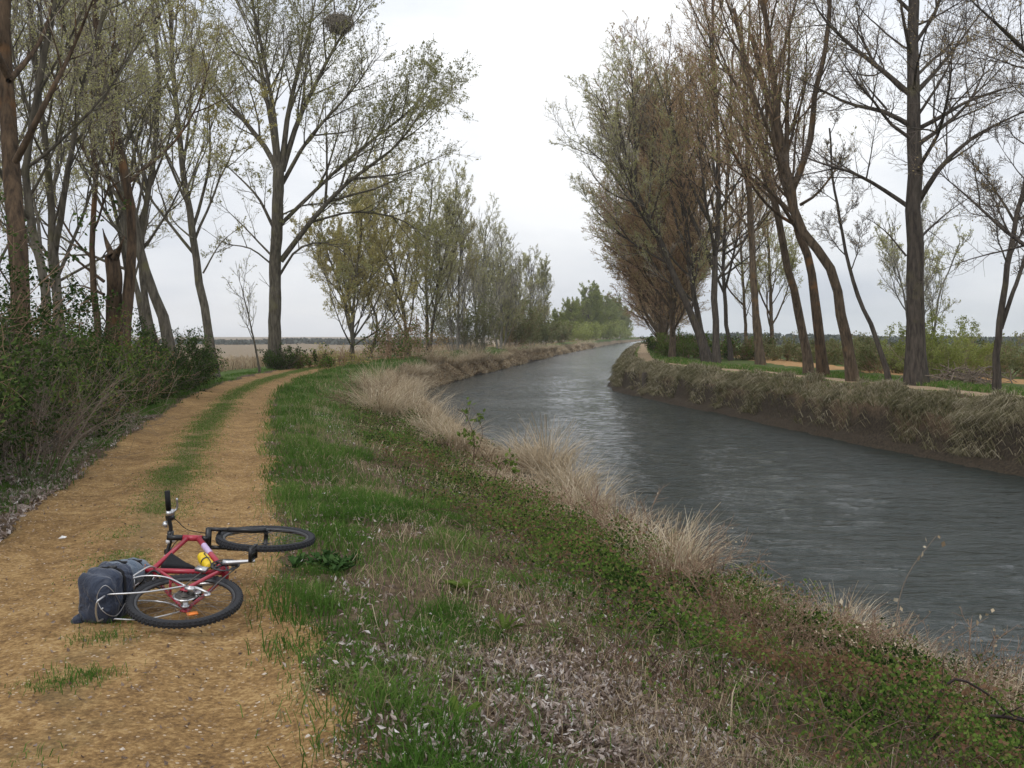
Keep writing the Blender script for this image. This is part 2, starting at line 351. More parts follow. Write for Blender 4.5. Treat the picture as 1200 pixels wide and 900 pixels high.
# paths
def path_mat(name, lo, mid_, hi, centre_green):
    m, t, b = mat_new(name); k = t.links.new
    geo = N(t, 'ShaderNodeNewGeometry'); a = N(t, 'ShaderNodeAttribute', attribute_name='tint')
    def noise(sc, det=5, ro=.6):
        z = N(t, 'ShaderNodeTexNoise'); z.inputs['Scale'].default_value = sc; z.inputs['Detail'].default_value = det; z.inputs['Roughness'].default_value = ro
        k(geo.outputs['Position'], z.inputs['Vector']); return z
    zb = noise(1.1, 6); zf = noise(38, 5, .75); zm = noise(7, 6, .7); zg = noise(2.6, 7, .72)
    vo = N(t, 'ShaderNodeTexVoronoi'); vo.inputs['Scale'].default_value = 42; k(geo.outputs['Position'], vo.inputs['Vector'])
    ad = N(t, 'ShaderNodeMath', operation='MULTIPLY_ADD'); ad.inputs[1].default_value = .5; k(zf.outputs['Fac'], ad.inputs[0])
    ad2 = N(t, 'ShaderNodeMath', operation='MULTIPLY_ADD'); ad2.inputs[1].default_value = .3; k(zm.outputs['Fac'], ad2.inputs[0]); 
    ad3 = N(t, 'ShaderNodeMath', operation='MULTIPLY'); ad3.inputs[1].default_value = .2; k(zb.outputs['Fac'], ad3.inputs[0])
    k(ad3.outputs[0], ad2.inputs[2]); k(ad2.outputs[0], ad.inputs[2])
    r = ramp(t, [(.42, lo), (.5, mid_), (.585, hi)]); k(ad.outputs[0], r.inputs[0])
    # single stones, each its own shade
    rs_ = ramp(t, [(0, (.16, .11, .07)), (.5, (.36, .25, .14)), (1, (.55, .46, .36))]); sp = N(t, 'ShaderNodeSeparateColor'); k(vo.outputs['Color'], sp.inputs[0]); k(sp.outputs[0], rs_.inputs[0])
    lt = N(t, 'ShaderNodeMath', operation='LESS_THAN'); k(sp.outputs[1], lt.inputs[0]); lt.inputs[1].default_value = .22
    dm = N(t, 'ShaderNodeMath', operation='LESS_THAN'); k(vo.outputs['Distance'], dm.inputs[0]); dm.inputs[1].default_value = .34
    ml = N(t, 'ShaderNodeMath', operation='MULTIPLY'); k(lt.outputs[0], ml.inputs[0]); k(dm.outputs[0], ml.inputs[1])
    mx = N(t, 'ShaderNodeMix', data_type='RGBA'); k(ml.outputs[0], mx.inputs[0]); k(r.outputs[0], mx.inputs[6]); k(rs_.outputs[0], mx.inputs[7])
    # mossy, greyer tint where nobody drives (tint = share of growth)
    gg = N(t, 'ShaderNodeMath', operation='ADD'); k(a.outputs['Fac'], gg.inputs[0]); k(zg.outputs['Fac'], gg.inputs[1])
    mg = N(t, 'ShaderNodeMapRange'); mg.inputs[1].default_value = .78; mg.inputs[2].default_value = 1.25; k(gg.outputs[0], mg.inputs[0]); mg.inputs[4].default_value = .85
    m2 = N(t, 'ShaderNodeMix', data_type='RGBA'); k(mg.outputs[0], m2.inputs[0]); k(mx.outputs[2], m2.inputs[6]); m2.inputs[7].default_value = (*centre_green, 1)
    k(m2.outputs[2], b.inputs['Base Color']); b.inputs['Roughness'].default_value = .95; b.inputs['Specular IOR Level'].default_value = .12
    bn = N(t, 'ShaderNodeBump'); bn.inputs['Strength'].default_value = .9; bn.inputs['Distance'].default_value = .018; k(ad.outputs[0], bn.inputs['Height']); k(bn.outputs[0], b.inputs['Normal'])
    return m
yp = ys[ys < 420]
def strip(name, mat, xa, xb, y, n, lift, tintf, rag):
    s = np.linspace(0, 1, n)[None]
    Yp = np.repeat(y[:, None], n, 1)
    ra = (fbm(y*1.7, y*0+3.3)-.5)*rag+(fbm(y*6, y*0+8)-.5)*rag*.5; rb = (fbm(y*1.7, y*0+23.3)-.5)*rag+(fbm(y*6, y*0+38)-.5)*rag*.5
    Xp = (xa(y)+ra)[:, None]*(1-s)+(xb(y)+rb)[:, None]*s
    Zp = hgt(Xp, Yp)+lift*np.sin(np.pi*np.clip(s, .0, 1))**.35-.012*((s < .001) | (s > .999))
    i = np.arange(len(y)*n).reshape(len(y), n)
    f = np.stack([i[:-1, :-1], i[:-1, 1:], i[1:, 1:], i[1:, :-1]], -1).reshape(-1, 4)
    return tag(Geo().add(np.stack([Xp, Yp, Zp], -1).reshape(-1, 3), f, 0, tintf(s, Yp).ravel()).build(name, mat), kind='structure')
def tint_main(s, Y):
    c = np.exp(-((s-.5)/.11)**2)*(.40+.25*sst(7, 14, Y))
    ed = .44*(1-sst(.0, .16, s))+.44*sst(.86, 1, s)
    return np.broadcast_to(c+ed, np.broadcast_shapes(s.shape, Y.shape))
M['path'] = path_mat('path_gravel', (.125, .074, .034), (.255, .153, .062), (.41, .275, .125), (.13, .105, .052))
strip('path', M['path'], PL, PR, yp, 34, .014, tint_main, .42)
M['footpath'] = path_mat('footpath_earth', (.20, .14, .085), (.32, .235, .145), (.40, .31, .21), (.16, .15, .07))
ypr = ys[(ys > 10) & (ys < 420)]
strip('footpath', M['footpath'], lambda y: RP(y)-.72, lambda y: RP(y)+.72, ypr, 14, .02, lambda s, Y: np.broadcast_to(.25*np.exp(-((s-.5)/.15)**2)+.3*(1-sst(0, .2, s))+.3*sst(.8, 1, s), Y.shape), .5)
# orange earth track in the field beyond the right bank
def FT(y): return WR(y)+9.5+1.2*np.sin(y*.11)
strip('track', path_mat('track_earth', (.30, .16, .07), (.42, .25, .11), (.5, .32, .16), (.2, .17, .08)), lambda y: FT(y)-1.5, lambda y: FT(y)+1.5, ys[(ys > 8) & (ys < 120)], 12, .02, lambda s, Y: np.broadcast_to(.1+.3*(1-sst(0, .2, s))+.3*sst(.8, 1, s), Y.shape), .7)

# water
def water_mat():
    m, t, b = mat_new('canal_water'); k = t.links.new
    b.inputs['Base Color'].default_value = (.024, .032, .028, 1); b.inputs['Roughness'].default_value = .10; b.inputs['IOR'].default_value = 1.33
    geo = N(t, 'ShaderNodeNewGeometry')
    hs = None
    for (sx, sy, rot, amp, det) in ((.9, 2.6, .25, 1., 4), (3.2, 8.5, .1, .42, 4), (10, 26, .35, .15, 3)):
        mpn = N(t, 'ShaderNodeMapping'); mpn.inputs['Scale'].default_value = (sx, sy, 1); mpn.inputs['Rotation'].default_value = (0, 0, rot)
        z = N(t, 'ShaderNodeTexNoise'); z.inputs['Scale'].default_value = 1; z.inputs['Detail'].default_value = det; z.inputs['Distortion'].default_value = .5
        k(geo.outputs['Position'], mpn.inputs[0]); k(mpn.outputs[0], z.inputs['Vector'])
        mu = N(t, 'ShaderNodeMath', operation='MULTIPLY'); mu.inputs[1].default_value = amp; k(z.outputs['Fac'], mu.inputs[0])
        if hs is None: hs = mu.outputs[0]
        else:
            ad = N(t, 'ShaderNodeMath', operation='ADD'); k(hs, ad.inputs[0]); k(mu.outputs[0], ad.inputs[1]); hs = ad.outputs[0]
    # gusts: calmer and rougher patches
    zg = N(t, 'ShaderNodeTexNoise'); zg.inputs['Scale'].default_value = .16; zg.inputs['Detail'].default_value = 3; k(geo.outputs['Position'], zg.inputs['Vector'])
    mrn = N(t, 'ShaderNodeMapRange'); mrn.inputs[1].default_value = .35; mrn.inputs[2].default_value = .65; mrn.inputs[3].default_value = .55; mrn.inputs[4].default_value = 1.0; k(zg.outputs['Fac'], mrn.inputs[0])
    bn = N(t, 'ShaderNodeBump'); bn.inputs['Distance'].default_value = .22; k(mrn.outputs[0], bn.inputs['Strength']); k(hs, bn.inputs['Height']); k(bn.outputs[0], b.inputs['Normal'])
    return m
# wind ripples are real relief near by: rows about a third of a ripple apart, fading into the shader's own ripples with distance
yw = [-9.]
while yw[-1] < 1200: yw.append(yw[-1]+max(.045, .0042*abs(yw[-1])) if yw[-1] > 6 else yw[-1]+.5)
yw = np.array(yw); n = 190; s = np.linspace(0, 1, n)[None]
Xw = (WL(yw)-.5)[:, None]*(1-s)+(WR(yw)+.45)[:, None]*s; Yw = np.repeat(yw[:, None], n, 1)
wx_ = Xw+.5*fbm(Xw*.5, Yw*.5, 3); wy_ = Yw+.22*Xw+.9*fbm(Xw*.35+7, Yw*.35, 3)
def crest(u): return 1-np.abs(2*u-1)
hw = .9*(.034*crest(fbm(wx_*.55, wy_*1.7, 2))+.027*crest(vn(wx_*1.3+5, wy_*3.6))+.010*vn(wx_*3.5, wy_*8))
gust = .62+.34*sst(.30, .68, fbm(Xw*.20+3, Yw*.11, 3))
hw = (hw-hw.mean())*gust*(1-.5*sst(40, 160, Yw))
i = np.arange(Xw.size).reshape(Xw.shape)
tag(Geo().add(np.stack([Xw, Yw, WZ+.06+hw], -1).reshape(-1, 3), np.stack([i[:-1, :-1], i[:-1, 1:], i[1:, 1:], i[1:, :-1]], -1).reshape(-1, 4)).build('water', water_mat()), kind='structure')

# far woods along the horizon
def woods():
    rs = np.random.default_rng(5); g = Geo()
    for side in (-1, 1):
        m = 16000
        u = rs.random(m)
        if side < 0: x = -20-u*520; y = 470+60*vn(u*20, u*0)+rs.normal(0, 10, m)
        else: x = 75+u*520; y = 420+60*vn(u*20, u*0+4)+rs.normal(0, 10, m)
        top = (3.0 if side < 0 else 5.0)*(.35+1.0*fbm(x*.035, x*0+side*3, 4))
        z = -3+top*rs.random(m)**.8
        cards(g, np.stack([x, y, z], 1), rs.uniform(.8, 2.2, m), 0, rs.random(m), .8, rs=rs)
    return g
tag(woods().build('woods', leafmat('woods_leaf_hazed', [(0, (.05, .06, .05)), (.5, (.085, .098, .085)), (1, (.13, .14, .13))], .1)), kind='stuff')  # distance haze is mixed into this leaf colour

# thin damp air: far trees turn paler
def haze():
    m = bpy.data.materials.new('haze_air'); m.use_nodes = True; t = m.node_tree; t.nodes.clear()
    o = N(t, 'ShaderNodeOutputMaterial'); v = N(t, 'ShaderNodeVolumePrincipled'); v.inputs['Density'].default_value = .00028; v.inputs['Color'].default_value = (.90, .93, .97, 1); v.inputs['Anisotropy'].default_value = .2
    t.links.new(v.outputs[0], o.inputs['Volume'])
    g = Geo(); x0, x1, y0, y1, z0, z1 = -1700, 1700, -30, 2300, -8, 42
    g.add([[x, y, z] for x in (x0, x1) for y in (y0, y1) for z in (z0, z1)], [[0, 1, 3, 2], [4, 6, 7, 5], [0, 4, 5, 1], [2, 3, 7, 6], [0, 2, 6, 4], [1, 5, 7, 3]])
    tag(g.build('haze', m, smooth=False), kind='stuff')
haze()

# ------------------------------------------------------------------ trees
def grow(P, Rd, Ln, rs, K, t0, t1, ang, ratio, trop, wob, npts=6, taper=.5, rk=.011, rmin=.004, droop=0., asd=.22, bias=None):
    """children of the polylines P (B,n,3): K on each, leaving at angle ang and bending up by trop"""
    B, n, _ = P.shape
    t = t0+(t1-t0)*(np.arange(K)[None]+rs.random((B, K)))/K
    fi = t*(n-1); i0 = np.clip(fi.astype(int), 0, n-2); fr = (fi-i0)[..., None]
    b = np.arange(B)[:, None]
    S = P[b, i0]*(1-fr)+P[b, i0+1]*fr
    T = nrm(P[b, i0+1]-P[b, i0])
    pr = Rd[b, i0]*(1-fr[..., 0])+Rd[b, i0+1]*fr[..., 0]
    az = rs.random((B, 1))*6.28+np.arange(K)[None]*2.4+rs.normal(0, .4, (B, K))
    ref = np.where(np.abs(T[..., 2:3]) > .9, np.array([1., 0, 0]), np.array([0, 0, 1.]))
    e1 = nrm(np.cross(T, ref)); e2 = np.cross(T, e1)
    a = np.abs(rs.normal(ang, ang*asd, (B, K)))[..., None]
    D = np.cos(a)*T+np.sin(a)*(np.cos(az)[..., None]*e1+np.sin(az)[..., None]*e2)
    if bias is not None: D = nrm(D+np.asarray(bias))
    ln = Ln[:, None]*ratio*(1-taper*(t-t0)/max(t1-t0, 1e-3))*rs.uniform(.6, 1.25, (B, K))
    m = B*K
    S = S.reshape(m, 3); D = D.reshape(m, 3); ln = ln.ravel(); r0 = np.minimum(pr.ravel()*.72, np.maximum(ln*rk, rmin*1.3))
    if K > 3:     # short boughs carry fewer side shoots
        kp = rs.random(m) < np.repeat(np.clip(Ln/max(np.percentile(Ln, 70), 1e-6), .12, 1.), K)
        if kp.sum() > 4: S, D, ln, r0 = S[kp], D[kp], ln[kp], r0[kp]; m = len(S)
    st = (ln/(npts-1))[:, None]
    pts = [S]; d = D
    for q in range(npts-1):
        d = nrm(d+np.array([0, 0, 1.])*(trop-droop*q/npts)+rs.normal(0, wob, (m, 3)))
        pts.append(pts[-1]+d*st)
    Pn = np.stack(pts, 1)
    s = np.linspace(0, 1, npts)[None]
    Rn = np.maximum(r0[:, None]*(1-s)**.8, rmin*(1-.4*s))
    return Pn, Rn, ln
def resample(pts, n):
    p = np.array(pts, float)
    if len(p) > 2:   # Catmull-Rom through the points
        q = np.concatenate([[2*p[0]-p[1]], p, [2*p[-1]-p[-2]]]); o = []
        for i in range(1, len(q)-2):
            for u in np.linspace(0, 1, 12, endpoint=False):
                a, b_, c, d = q[i-1], q[i], q[i+1], q[i+2]
                o.append(.5*(2*b_+(c-a)*u+(2*a-5*b_+4*c-d)*u*u+(3*b_-a-3*c+d)*u**3))
        o.append(p[-1]); p = np.array(o)
    L_ = np.concatenate([[0], np.cumsum(np.linalg.norm(np.diff(p, axis=0), axis=1))])
    return np.stack([np.interp(np.linspace(0, L_[-1], n), L_, p[:, k]) for k in range(p.shape[1])], 1), L_[-1]
NT = 18
def tree(name, label, cat, loc, trunks, limbs, sp, seed, group=None, rz=0):
    """trunks: list of (points, r0, r1); limbs: list of (points, r0): guided; sp: dict with auto limbs and twig levels.
    Coordinates are metres relative to loc. -> Empty > trunk (> wood), crown (twigs and leaves)"""
    rs = np.random.default_rng(seed)
    root = empty(name, loc, rz); tag(root, label, cat, group)
    gt = Geo(); gc = Geo()
    bark, twig, leaf = M[sp['bark']], M[sp['twig']], M[sp['leaf']]
    TP = []; TR = []; TL = []
    for pts, r0, r1 in trunks:
        P, ln = resample(pts, NT); s = np.linspace(0, 1, NT)
        P[1:-1] += rs.normal(0, .012*ln/8, (NT-2, 3))
        rr = r0+(r1-r0)*s**.85; 
        if pts[0][2] < .4: rr = rr*(1+.45*np.exp(-s*ln/.45))
        rr = rr*(1+rs.normal(0, .03, NT))
        TP.append(P); TR.append(rr); TL.append(ln)
        if pts[0][2] < .4: P[0, 2] -= .35
    TP = np.array(TP); TR = np.array(TR); TL = np.array(TL)
    tubes(gt, TP, TR, 10)
    LP = []; 
    def lim(P, R_, Ln): LP.append((P, R_, Ln))
    for pts, r0 in limbs:
        P, ln = resample(pts, 10); s = np.linspace(0, 1, 10)
        P[1:] += np.cumsum(rs.normal(0, .012*ln/10, (9, 3)), 0)
        P[:, 1] += np.linspace(0, 1, 10)*ln*rs.uniform(-.3, .3)
        lim(P[None], np.maximum(r0*(1-s)**.75, .012)[None], np.array([ln]))
    if sp.get('K1', 0):
        P1, R1, L1 = grow(TP, TR, TL, rs, sp['K1'], sp.get('t0', .3), sp.get('t1', 1.), sp['a1'], sp['l1'], sp.get('up1', .1), sp.get('wob', .07), 10, sp.get('tp1', .6), sp.get('rk1', .017), .012, sp.get('droop', 0))
        lim(P1, R1, L1)
    if not LP: return root
    P1 = np.concatenate([a[0] for a in LP]); R1 = np.concatenate([a[1] for a in LP]); L1 = np.concatenate([a[2] for a in LP])
    tubes(gt, P1, R1, 6)
    # twig levels: K, ratio, angle
    P, Rd, Ln = P1, R1, L1
    ends = []
    mn = sp.get('rmin', .006)
    for li, (K, ra, an) in enumerate(sp['lv']):
        last = li == len(sp['lv'])-1
        t0 = .22 if li == 0 else .15
        P, Rd, Ln = grow(P, Rd, Ln, rs, K, t0, 1., an, ra, sp.get('up', .1), sp.get('wob', .07)*1.3, 4 if last else 6, .45, .012, mn*(1.8 if li == 0 else 1.0 if last else 1.35), sp.get('droop', 0))
        tubes(gc if li else gt, P, Rd, 3 if li else 4, 0)
    # leaves along the last twigs
    nl = sp['leaves']
    if nl:
        m = len(P); tot = int(m*nl)
        pick = rs.integers(0, m, tot); u = rs.random(tot)*(P.shape[1]-1.001); i0 = u.astype(int); f = (u-i0)[:, None]
        C = P[pick, i0]*(1-f)+P[pick, i0+1]*f+rs.normal(0, sp['ls']*.5, (tot, 3))
        # patchy: some sprays are fuller than others
        keep = fbm(C[:, 0]*.55+seed, C[:, 2]*.55+C[:, 1]*.3, 3) > sp.get('gap', .42)+rs.normal(0, .06, tot)
        C = C[keep]
        tint = np.clip(.5+1.1*(fbm(C[:, 0]*.4+seed*3, C[:, 2]*.4+C[:, 1]*.4, 2)-.5)+rs.normal(0, .16, len(C)), 0, 1)
        cards(gc, C, sp['ls']*rs.uniform(.6, 1.4, len(C)), 1, tint, .62, rs=rs)
    gt.build('trunk', [bark], root)
    gc.build('crown', [twig, leaf], root, smooth=False)
    return root
def rel(px, base, Y, rs, jig=.25):
    """photo pixels at distance Y -> metres relative to base, wandering a little in depth"""
    o = []; dy = 0
    for k, (a, b) in enumerate(px):
        p = W3(a, b, Y)-np.array(base); 
        if k: dy += rs.normal(0, jig)
        p = p+np.array([0, dy, 0]); p[0] = (a-600)/F*(Y+dy)-base[0]; p[2] = HC-(b-HZ)/F*(Y+dy)-base[2]
        o.append(p)
    return o
def zat(x, y): return float(hgt(x, y))
def traced(name, label, cat, Y, trunks, limbs, sp, seed, group=None):
    """trunks: list of (pixels, r0, r1); first trunk's first pixel is the foot"""
    rs = np.random.default_rng(seed+1000)
    x = (trunks[0][0][0][0]-600)/F*Y
    base = (x, Y, zat(x, Y))
    tr = []
    for k, (px, r0, r1) in enumerate(trunks):
        q = rel(px, base, Y, rs)
        if px[0][1] > 385 or k == 0: q[0][2] = zat(base[0]+q[0][0], Y+q[0][1])-base[2]
        tr.append((q, r0, r1))
    lm = [(rel(px, base, Y, rs, .5), r0) for px, r0 in limbs]
    return tree(name, label, cat, base, tr, lm, sp, seed, group)

S_BIG = dict(bark='bark_grey', twig='twig_grey', leaf='leaf_olive', K1=5, t0=.35, t1=.8, a1=.9, l1=.22, up1=.1, lv=[(17, .45, .6), (13, .44, .7), (6, .5, .8)], up=.09, leaves=9, ls=.088, gap=.36, rmin=.0062)
# 1. the big poplar left of the path
traced('poplar_tree', 'tall poplar standing alone by the path bend, thick straight trunk dividing into fanned limbs', 'tree', 53,
       [([(322, 434), (322, 370), (323, 310), (325, 250), (327, 195)], .315, .27)],
       [([(326, 205), (315, 180), (300, 160), (275, 130), (250, 100), (225, 60)], .17),
        ([(325, 200), (318, 150), (308, 95), (298, 40), (294, -30)], .15),
        ([(327, 195), (323, 130), (314, 65), (300, -10), (290, -60)], .15),
        ([(330, 195), (337, 130), (348, 80), (360, 30), (372, -40)], .16),
        ([(331, 200), (348, 145), (368, 102), (390, 60), (412, 20), (425, -20)], .16),
        ([(331, 215), (362, 168), (398, 132), (425, 105), (450, 70)], .12),
        ([(330, 262), (368, 227), (418, 182), (462, 150), (488, 128), (505, 108)], .12),
        ([(329, 306), (365, 260), (408, 216), (458, 180), (488, 145), (508, 112)], .15),
        ([(366, 260), (408, 249), (450, 251), (483, 264), (512, 292)], .07),
        ([(328, 322), (352, 292), (384, 286), (410, 300), (425, 325)], .07),
        ([(321, 302), (302, 282), (283, 262), (255, 235)], .06), ([(321, 312), (296, 292), (268, 286), (245, 270)], .05),
        ([(330, 252), (358, 239), (400, 236), (425, 225)], .05), ([(322, 270), (300, 230), (270, 200), (240, 175)], .09)], S_BIG, 11)

# 2. the broad-crowned tree on the right bank
S_R1 = dict(bark='bark_dark', twig='twig_dark', leaf='leaf_brown', K1=24, t0=.35, a1=.95, l1=.33, up1=.05, rk1=.013, lv=[(12, .45, .7), (11, .42, .75), (6, .5, .8)], up=.06, leaves=1.6, ls=.05, gap=.45, rmin=.0048)
R1T = [(1074, 452), (1072, 300), (1071, 150), (1070, 0), (1068, -130), (1066, -260)]
traced('poplar_tree', 'straight dark trunk with nearly level bare limbs beside the bright green bush', 'tree', 35.6,
       [(R1T, .33, .09)],
       [([(1070, 246), (1036, 222), (1000, 202), (960, 190), (928, 174)], .09), ([(1068, 148), (1040, 129), (1000, 115), (962, 90), (930, 72)], .09),
        ([(1068, 112), (1032, 76), (1000, 46), (970, 10), (955, -30)], .10), ([(1067, 62), (1055, 20), (1046, -30)], .08),
        ([(1074, 240), (1098, 198), (1130, 166), (1160, 150), (1205, 128)], .10), ([(1074, 152), (1104, 136), (1140, 116), (1205, 96)], .08),
        ([(1074, 108), (1108, 72), (1138, 36), (1168, -4)], .09), ([(1075, 282), (1108, 252), (1142, 228)], .05),
        ([(1062, 300), (1040, 270), (1015, 250)], .04), ([(1040, 129), (1015, 95), (1008, 75)], .045)], S_R1, 12)
# tree just outside the frame on the right, its boughs reach in
traced('poplar_tree', 'tree outside the frame whose boughs reach in at the upper right edge', 'tree', 25,
       [([(1330, 500), (1325, 300), (1315, 100), (1310, -150)], .30, .14)],
       [([(1322, 340), (1262, 318), (1200, 278), (1150, 228), (1108, 188)], .085), ([(1316, 140), (1262, 118), (1200, 82), (1150, 50), (1098, 20)], .11),
        ([(1312, 30), (1262, 0), (1200, -40)], .08)], dict(S_R1, K1=9, t0=.5), 13)
traced('forked_tree', 'slim forked tree at the right edge of the photo, behind the far footpath', 'tree', 31.5,
       [([(1167, 461), (1170, 400), (1180, 320), (1190, 262), (1206, 190), (1215, 100)], .11, .05), ([(1173, 385), (1186, 345), (1202, 300), (1216, 240)], .07, .04)],
       [([(1190, 262), (1168, 235), (1145, 212), (1118, 190)], .045), ([(1184, 300), (1195, 270), (1196, 225)], .04)], dict(S_R1, K1=12, t0=.4, a1=.8), 14)
S_LEAN = dict(bark='bark_orange', twig='twig_brown', leaf='leaf_olive', rk1=.010, K1=11, t0=.4, a1=.62, l1=.46, up1=.13, tp1=.4, lv=[(9, .42, .6), (8, .42, .65), (5, .5, .7)], up=.11, leaves=2.6, ls=.065, gap=.42, rmin=.0055)
traced('leaning_tree', 'thick grey-brown tree leaning left with an elbow bend, right of the orange lichened trunk', 'tree', 38.5,
       [([(1001, 447), (990, 385), (972, 312), (952, 288), (935, 258), (925, 210), (912, 150), (905, 80), (893, 0)], .205, .09), ([(928, 222), (948, 170), (955, 110), (968, 50), (975, -40)], .13, .06)],
       [([(930, 235), (905, 175), (880, 120), (850, 60)], .10), ([(922, 200), (925, 130), (930, 60), (935, -20)], .10), ([(940, 262), (900, 225), (870, 200), (835, 195)], .07), ([(938, 240), (960, 225), (985, 195), (1000, 160)], .06)], dict(S_LEAN, bark='bark_brown'), 15)
traced('leaning_tree', 'orange lichened leaning trunk between the two brown leaning trunks on the right bank', 'tree', 43,
       [([(966, 442), (958, 380), (951, 318), (935, 265), (915, 195), (900, 120), (880, 40)], .22, .09)],
       [([(935, 270), (905, 230), (870, 205), (840, 160)], .09), ([(925, 230), (915, 150), (900, 60), (895, -30)], .09)], S_LEAN, 16)
traced('leaning_tree', 'brown trunk leaning left, first of the three leaning trunks from the canal', 'tree', 44.5,
       [([(949, 438), (940, 385), (925, 317), (910, 250), (895, 180), (880, 100), (860, 10)], .20, .08)],
       [([(905, 230), (880, 180), (850, 130), (815, 95)], .08), ([(898, 190), (900, 120), (890, 30)], .07)], dict(S_LEAN, bark='bark_brown'), 17)
traced('leaning_tree', 'thin dark sapling leaning left between the elbow-bent tree and the straight dark trunk', 'tree', 36.5,
       [([(1044, 449), (1030, 405), (1008, 354), (992, 300), (983, 250), (975, 200), (972, 150)], .095, .03)], [], dict(S_R1, K1=9, t0=.4, l1=.2, a1=.7, leaves=.5), 18)
traced('poplar_tree', 'upright brown trunk on the right bank between the leaning trunks and the twiggy row', 'tree', 60,
       [([(892, 428), (884, 350), (880, 270), (876, 180), (872, 90), (868, 20)], .24, .08)], [], dict(S_LEAN, bark='bark_brown', K1=16, l1=.36, t0=.3), 19)
S_BR = dict(bark='bark_dark', rk1=.012, twig='twig_brown', leaf='leaf_brown', K1=24, t0=.18, a1=.7, l1=.46, up1=.1, tp1=.5, lv=[(10, .42, .6), (8, .42, .65), (5, .5, .7)], up=.09, leaves=3.0, ls=.095, gap=.44, rmin=.0085)
traced('leaning_tree', 'dark trunk leaning far left over the canal with the pale-budded crown over the water', 'tree', 64,
       [([(829, 425), (815, 380), (800, 346), (770, 275), (752, 238), (735, 190), (722, 130)], .25, .09)],
       [([(775, 285), (740, 230), (715, 190), (690, 165), (665, 150)], .12), ([(755, 245), (728, 180), (705, 130), (690, 110)], .1), ([(745, 215), (742, 150), (738, 100), (735, 70)], .1),
        ([(785, 310), (745, 285), (715, 260), (690, 230)], .08), ([(760, 258), (765, 200), (770, 150), (772, 100)], .09)], dict(S_BR, leaf='leaf_pale', twig='twig_grey', K1=12, leaves=6.5, ls=.075, gap=.40, lv=[(14, .44, .6), (11, .42, .65), (6, .5, .7)]), 20)
traced('poplar_tree', 'straight dark trunk at the front of the twiggy brown row beside the far-leaning tree', 'tree', 63,
       [([(840, 425), (837, 333), (842, 250), (840, 150), (836, 60), (835, 0)], .22, .07)], [([(840, 290), (862, 262), (885, 240), (905, 200)], .08)], dict(S_BR, K1=20, leaves=2.5), 21)
traced('poplar_tree', 'slightly leaning brown trunk just left of the straight dark trunk in the twiggy row', 'tree', 67,
       [([(834, 424), (820, 380), (806, 300), (800, 240), (790, 160), (780, 90)], .2, .07)], [], S_BR, 22)
traced('poplar_tree', 'thin upright trunk right of the straight dark trunk, greyish brown crown', 'tree', 70,
       [([(857, 423), (848, 333), (850, 260), (856, 150), (858, 60)], .15, .06)], [], dict(S_BR, leaves=2.5), 23)
# the twiggy brown row receding along the right bank (unique ones first, then copies)
def auto_tree(name, label, cat, x, y, h, r, sp, seed, group=None, lean=(0, 0), wander=.25):
    rs = np.random.default_rng(seed); n = 6
    s = np.linspace(0, 1, n)[:, None]
    pts = np.concatenate([np.cumsum(np.concatenate([[[0, 0]], rs.normal(0, wander, (n-1, 2))]), 0)+np.array(lean)*s, s*h], 1)
    return tree(name, label, cat, (x, y, zat(x, y)), [(pts, r, r*.25)], [], sp, seed, group)
S_ROW = dict(S_BR, K1=44, t0=.05, l1=.46, a1=.72, up1=.11, tp1=.35, lv=[(14, .46, .6), (9, .46, .65), (6, .5, .7)], leaves=4.5, ls=.11, rmin=.0125, bark='bark_brown')
RG = 'brown trees in the row along the right bank'
row = []
rowspec = [(76, 4.4, 17, 'first brown twiggy tree of the receding row, just past the dark trunks'), (86, 4.4, 17.5, 'second brown twiggy tree of the receding row on the right bank'),
           (97, 4.2, 18, None), (110, 4.4, 17, None), (127, 4.6, 18, None), (148, 4.8, 18, None), (178, 5.2, 18, None), (215, 5.5, 18, None), (258, 6, 18, None), (310, 6.5, 18, None)]
for k, (y, off, h, lb) in enumerate(rowspec):
    x = float(WR(y))+off
    if k < 2: o = auto_tree('poplar_tree', lb, 'tree', x, y, h, .24, S_ROW, 30+k, RG, lean=(-1.6, 0)); row.append(o)
    else:
        o = copy_tree(row[k % 2]); o.location = (x, y, zat(x, y)); o.rotation_euler = (0, 0, 1.3*k); o.scale = (1, 1, h/18*random.uniform(.92, 1.06))
        o['label'] = 'brown twiggy tree merging into the far end of the row on the right bank'
# greyer trees behind the row, further from the water
S_PALE = dict(bark='bark_pale', twig='twig_pale', leaf='leaf_pale', rk1=.011, K1=22, t0=.12, a1=.65, l1=.50, up1=.13, lv=[(9, .42, .6), (7, .42, .65), (5, .5, .7)], up=.1, leaves=2.0, ls=.09, gap=.44, rmin=.0085)
traced('pale_tree', 'pale grey twiggy tree standing in the field behind the straight dark trunk', 'tree', 62,
       [([(1082, 402), (1080, 350), (1082, 300), (1080, 255)], .13, .04), ([(1070, 402), (1060, 350), (1048, 300), (1042, 262)], .08, .03), ([(1090, 402), (1100, 350), (1115, 310), (1125, 285)], .08, .03)], [], dict(S_PALE, K1=12, leaves=2.6), 41)
S_WILL = dict(S_PALE, bark='bark_brown', twig='twig_olive', leaf='leaf_pale', leaves=4, ls=.12, K1=26)
traced('willow_tree', 'tall pale olive tree seen between the brown trunks behind the right bank', 'tree', 88,
       [([(905, 412), (903, 340), (900, 280), (898, 225)], .2, .05), ([(895, 412), (885, 340), (880, 280)], .15, .05), ([(875, 412), (872, 350), (868, 290), (862, 220)], .15, .05)], [], dict(S_WILL, K1=15), 42)

